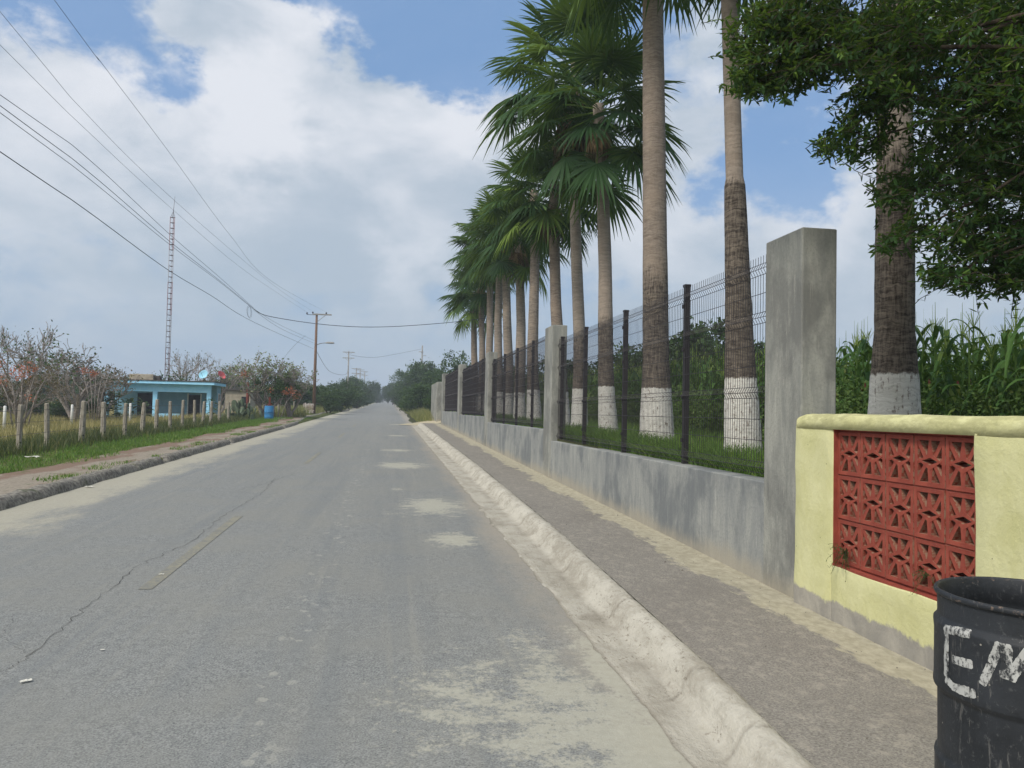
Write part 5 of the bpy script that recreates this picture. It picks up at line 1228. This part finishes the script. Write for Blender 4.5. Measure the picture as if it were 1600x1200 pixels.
# pole behind the photographer that carries the near ends of the wires
zb_ = gz(-6.8, -6); p0 = thing('utility_pole', (-6.8, -6, zb_), 0, 'wooden utility pole beside the near left kerb, outside the view', 'utility pole', 'utility poles along the road'); mb = MB(); mb.tube([(0, 0, -.2), (0, 0, 10.3)], [.16, .11], 10); mb.build('pole', M_wood, p0); mb = MB(); mb.box(-.9, .9, -.16, -.06, 9.9, 10.02); mb.build('crossarm', M_wood, p0)
def cable(pts, r, label, X=None, ext=None, sub=8):
    """parabola-like sag through given world points"""
    mb = MB(); P = [Vector(p) for p in pts]; out = []
    for i_ in range(len(P)-1):
        a, b, c, d = P[max(0, i_-1)], P[i_], P[i_+1], P[min(len(P)-1, i_+2)]
        for s_ in range(sub):
            t = s_/sub; out.append(.5*((2*b)+(c-a)*t+(2*a-5*b+4*c-d)*t*t+(3*b-a-3*c+d)*t**3))
    out.append(P[-1]); mb.tube(out, r, 5, cap=False); return tag(mb.build('power_line', M_cable), label, 'cable', 'overhead cables on the left')
def wpx(px, X, endX=None, r=.0065, label='', Yend=None):
    pts = [on_x(x, y, X) for x, y in px]; a, b = pts[0], pts[1]
    st = Vector((X, -6, a.z+(a.z-b.z)/(b.y-a.y)*(a.y+6)*1.35)); st.z = min(st.z, 10.2)
    return cable([st]+pts+([Yend] if Yend is not None else []), r, label)
top1 = on_y(510, 489, P1.y); top2 = on_y(489, 488, P1.y); top3 = on_y(480, 489, P1.y)
wpx([(85, 0), (160, 100), (260, 232), (360, 368), (425, 440)], -6.25, r=.0048, label='thin upper wire nearest the road, from the picture top to the lamp pole', Yend=top1+Vector((0, -.12, .05)))
wpx([(0, 18), (137, 180), (258, 300), (372, 400), (440, 455)], -6.8, r=.0042, label='thin upper wire in the middle, crossing above the mast tip', Yend=top2+Vector((0, -.12, .05)))
wpx([(0, 70), (137, 205), (258, 317), (372, 415), (440, 462)], -7.15, r=.0042, label='thin upper wire furthest from the road, touching the mast tip', Yend=top3+Vector((0, -.12, .05)))
J = on_x(397, 483, -6.9)
wpx([(0, 148), (140, 250), (265, 366), (345, 435)], -6.9, r=.0065, label='topmost cable of the middle bundle', Yend=J+Vector((0, 0, .03)))
wpx([(0, 165), (140, 270), (265, 377), (345, 440)], -6.95, r=.0075, label='middle cable of the middle bundle', Yend=J)
wpx([(0, 176), (140, 280), (265, 382), (345, 442)], -7.0, r=.0065, label='lowest cable of the middle bundle', Yend=J-Vector((0, 0, .03)))
wpx([(0, 237), (130, 325), (260, 420), (330, 462), (400, 505)], -6.9, r=.0095, label='lowest thick cable running below the bundle to the lamp pole', Yend=on_y(490, 545, P1.y-.15))
pa = on_y(491, 537, P1.y); cable([J, on_x(440, 509, -6.88), on_y(491, 532, P1.y-.15)], .008, 'upper cable from the coiled splice to the lamp pole'); cable([J-Vector((0, 0, .05)), on_x(440, 514, -6.92), on_y(490, 536, P1.y-.15)], .008, 'lower cable from the coiled splice to the lamp pole')
Yc = J.y; cable([J, on_y(420, 494, Yc+.5), on_y(505, 507, Yc+1.5), on_y(590, 511, Yc+2.5), on_y(690, 505, Yc+4), on_y(760, 497, Yc+5)], .017, 'thick service cable crossing high over the road to the palms')
mb = MB(); c = on_x(389, 487, -6.9); pts = [c+Vector((0, math.cos(t)*.55, math.sin(t)*.28)) for t in np.linspace(0, 6.28, 22)]; mb.tube(pts, .007, 4, cap=False); mb.tube([p_*1+Vector((.03, .05, -.03)) for p_ in pts], .006, 4, cap=False); tag(mb.build('cable_coil', M_cable), 'loop of spare cable hanging at the splice of the bundle', 'cable')
cable([on_y(493, 546, P1.y), on_y(515, 580, P1.y+25), on_y(540, 585, P2.y-20), Vector((-7, P2.y, z2+H2-2.5))], .02, 'cable from the lamp pole to the first concrete pole')
cable([on_y(548, 555, P2.y), on_y(590, 558, (P2.y+172)/2), on_y(660, 545, 172)], .025, 'faint cable crossing the road far away to the right hand pole')
cable([on_x(477, 524, -6.9), on_x(455, 545, -6.9), on_x(440, 565, -9)], .008, 'thin drop wire slanting down left of the lamp pole')

# ---------------------------------------------------------------- barrel, gate, litter, far vehicle
bx = on_y(420, 655, 52.5); M_bar = paint('blue_plastic', c3((48, 110, 158)), c3((66, 132, 178)))
br = thing('blue_barrel', (bx.x, 52.5, gz(bx.x, 52.5)), 0, 'bright blue plastic barrel standing on the left verge', 'barrel')
mb = MB(); mb.lathe([(0, 0), (.27, 0), (.285, .03), (.29, .12), (.30, .14), (.29, .16), (.295, .45), (.305, .47), (.295, .49), (.29, .80), (.27, .86), (.26, .87), (.25, .80), (0, .78)], 28); mb.build('body', M_bar, br)
mb = MB(); mb.tube([(.262*math.cos(t), .262*math.sin(t), .87) for t in np.linspace(0, 6.2832, 24)], .014, 5, cap=False); mb.build('rim', M_bar, br)
M_redp = paint('rusty_red_paint', c3((92, 44, 36)), c3((118, 60, 48)))
bx = on_y(421, 640, 55.5); mb = MB(); mb.box(-.06, .06, -.06, .06, 0, 1.45); mb.box(-.16, .16, -.05, .05, .9, 1.0); tag(mb.build('red_post', M_redp, loc=(bx.x, 55.5, gz(bx.x, 55.5))), 'short rusty red post right behind the blue barrel', 'post')
bx = on_y(386, 640, 60); mb = MB(); mb.tube([(0, 0, 0), (.02, 0, 1.2), (0, 0, 2.5)], [.12, .11, .09], 7); tag(mb.build('red_pole', M_redp, loc=(bx.x, 60, gz(bx.x, 60))), 'reddish brown pole beside the plaster hut', 'post')
gx = on_y(474, 640, 72); gt = thing('picket_gate', (gx.x, 72, gz(gx.x, 72)), R(-15), 'weathered white and brown picket gate left of the lamp pole', 'gate'); M_pk = paint('peeling_white_boards', c3((120, 96, 84)), c3((196, 190, 182)))
for k in range(7): mb = MB(); mb.box(k*.14, k*.14+.09, 0, .02, .05, .95+.05*math.sin(k*2)); mb.build('board', M_pk, gt)
mb = MB(); mb.box(-.05, 1.0, .022, .06, .25, .32); mb.box(-.05, 1.0, .022, .06, .75, .82); mb.build('rail', M_pk, gt)
random.seed(8); M_paper = paint('litter_white', c3((196, 192, 178)), c3((222, 220, 210)))
def litter(x, y, s_, label, h=0, name='litter', lw=None):
    d = ray(x, y); t = (EYE-h)/(SL*d.y-d.z); P = E0+d*t; zz = rz(P.x, P.y) if P.x > -5.2 and P.x < 1.5 else P.z
    bm = bmesh.new(); bmesh.ops.create_grid(bm, x_segments=5, y_segments=4, size=s_)
    for v_ in bm.verts: v_.co.y *= .45 if not lw else lw; v_.co.z = .2*s_*(1+vn(v_.co, 3/s_)) ; v_.co.x += s_*.2*vn(v_.co, 2/s_+3); v_.co.y += s_*.2*vn(v_.co, 2/s_)
    bmesh.ops.solidify(bm, geom=bm.faces[:], thickness=.002)
    me = bpy.data.meshes.new(name); bm.to_mesh(me); bm.free(); o = link_mesh(name, me, M_paper, loc=(P.x, P.y, zz+.008)); o.rotation_euler = (0, 0, random.uniform(0, 3)); return tag(o, label, 'litter', 'scraps lying around the road')
litter(40, 1070, .028, 'small pale scrap on the asphalt at the lower left'); litter(140, 762, .07, 'white flattened scrap near the left kerb'); litter(252, 901, .022, 'tiny scrap on the near yellow dash'); litter(361, 694, .09, 'pale scrap further along the left road edge')
litter(160, 1020, .012, 'tiny light chip below the long crack'); litter(52, 716, .14, 'crumpled white bag in the grass at the left', .15, lw=.8); litter(440, 655, .25, 'whitish bag on the path beside the blue barrel', .12); litter(660, 652, .16, 'white bag at the foot of the right bank', .1); litter(618, 627, .5, 'white rubbish bag standing at the right edge of the far road', .05, lw=1)
# scattered small stones in the gutter and on the walk
random.seed(31); M_stone = paint('grey_stone', c3((80, 76, 70)), c3((130, 124, 114)))
mb = MB()
for k in range(420):
    if random.random() < .55: X = random.uniform(2.05, 3.15); Y = random.uniform(1.5, 14)**1.0; z_ = float(base_z(Y))+.150; s_ = random.uniform(.002, .006)*(2.2 if random.random() < .05 else 1)
    else: X = random.uniform(-4.5, 1.4); Y = random.uniform(1.8, 14); z_ = rz(X, Y); s_ = random.uniform(.0015, .005)
    i = len(mb.v); mb.v += [(X+s_, Y, z_), (X, Y+s_, z_), (X-s_, Y, z_), (X, Y-s_, z_), (X+s_*.2, Y, z_+s_*1.1)]
    for j in range(4): mb.face((i+j, i+(j+1) % 4, i+4))
tag(mb.build('gravel', M_stone), 'loose grit and tiny stones on the road and sidewalk', 'gravel', kind='stuff')
# far vehicle coming over the rise
Y = 400; P = on_y(598, 621, Y); tk = thing('pickup_truck', (P.x, Y, float(base_z(Y))), 0, 'tiny white pickup truck far down the road', 'truck'); M_truck = paint('white_car_paint', c3((204, 206, 208)), c3((214, 216, 218))); M_tyre = paint('tyre_rubber', c3((26, 26, 28)), c3((36, 36, 38)))
mb = MB(); mb.box(-.95, .95, 0, 1.5, .5, 1.05); mb.box(-.95, .95, 1.5, 3.2, .5, 1.1); mb.box(-.95, .95, 3.2, 5.2, .5, 1.1)
i = len(mb.v); mb.v += [(-.9, 1.3, 1.05), (.9, 1.3, 1.05), (.75, 1.9, 1.75), (-.75, 1.9, 1.75), (-.75, 3.0, 1.75), (.75, 3.0, 1.75), (.9, 3.2, 1.1), (-.9, 3.2, 1.1)]
for q in ((0, 1, 2, 3), (3, 2, 5, 4), (4, 5, 6, 7), (1, 6, 5, 2), (0, 3, 4, 7)): mb.face(tuple(i+k for k in q))
mb.build('body', M_truck, tk)
mb = MB(); mb.quad((-.72, 1.44, 1.2), (.72, 1.44, 1.2), (.64, 1.84, 1.68), (-.64, 1.84, 1.68)); mb.build('windscreen', M_glass, tk)
for sx in (-1, 1):
    for yy in (.9, 4.2): mb = MB(); mb.tube([(sx*.98, yy, .36), (sx*.76, yy, .36)], .36, 14); mb.build('wheel', M_tyre, tk)
M_haze = bpy.data.materials.new('haze'); M_haze.use_nodes = True; ht = M_haze.node_tree; ht.nodes.remove(ht.nodes['Principled BSDF'])
pv = ht.nodes.new('ShaderNodeVolumePrincipled'); pv.inputs['Color'].default_value = (.80, .88, 1, 1); pv.inputs['Density'].default_value = .0010
ht.links.new(pv.outputs[0], [n for n in ht.nodes if n.type == 'OUTPUT_MATERIAL'][0].inputs['Volume'])
mb = MB(); mb.box(-2600, 2600, -80, 2900, -3, 40); tag(mb.build('haze', M_haze), 'thin blue grey haze over the distance', 'haze', kind='stuff')
print('objects', len(bpy.data.objects))
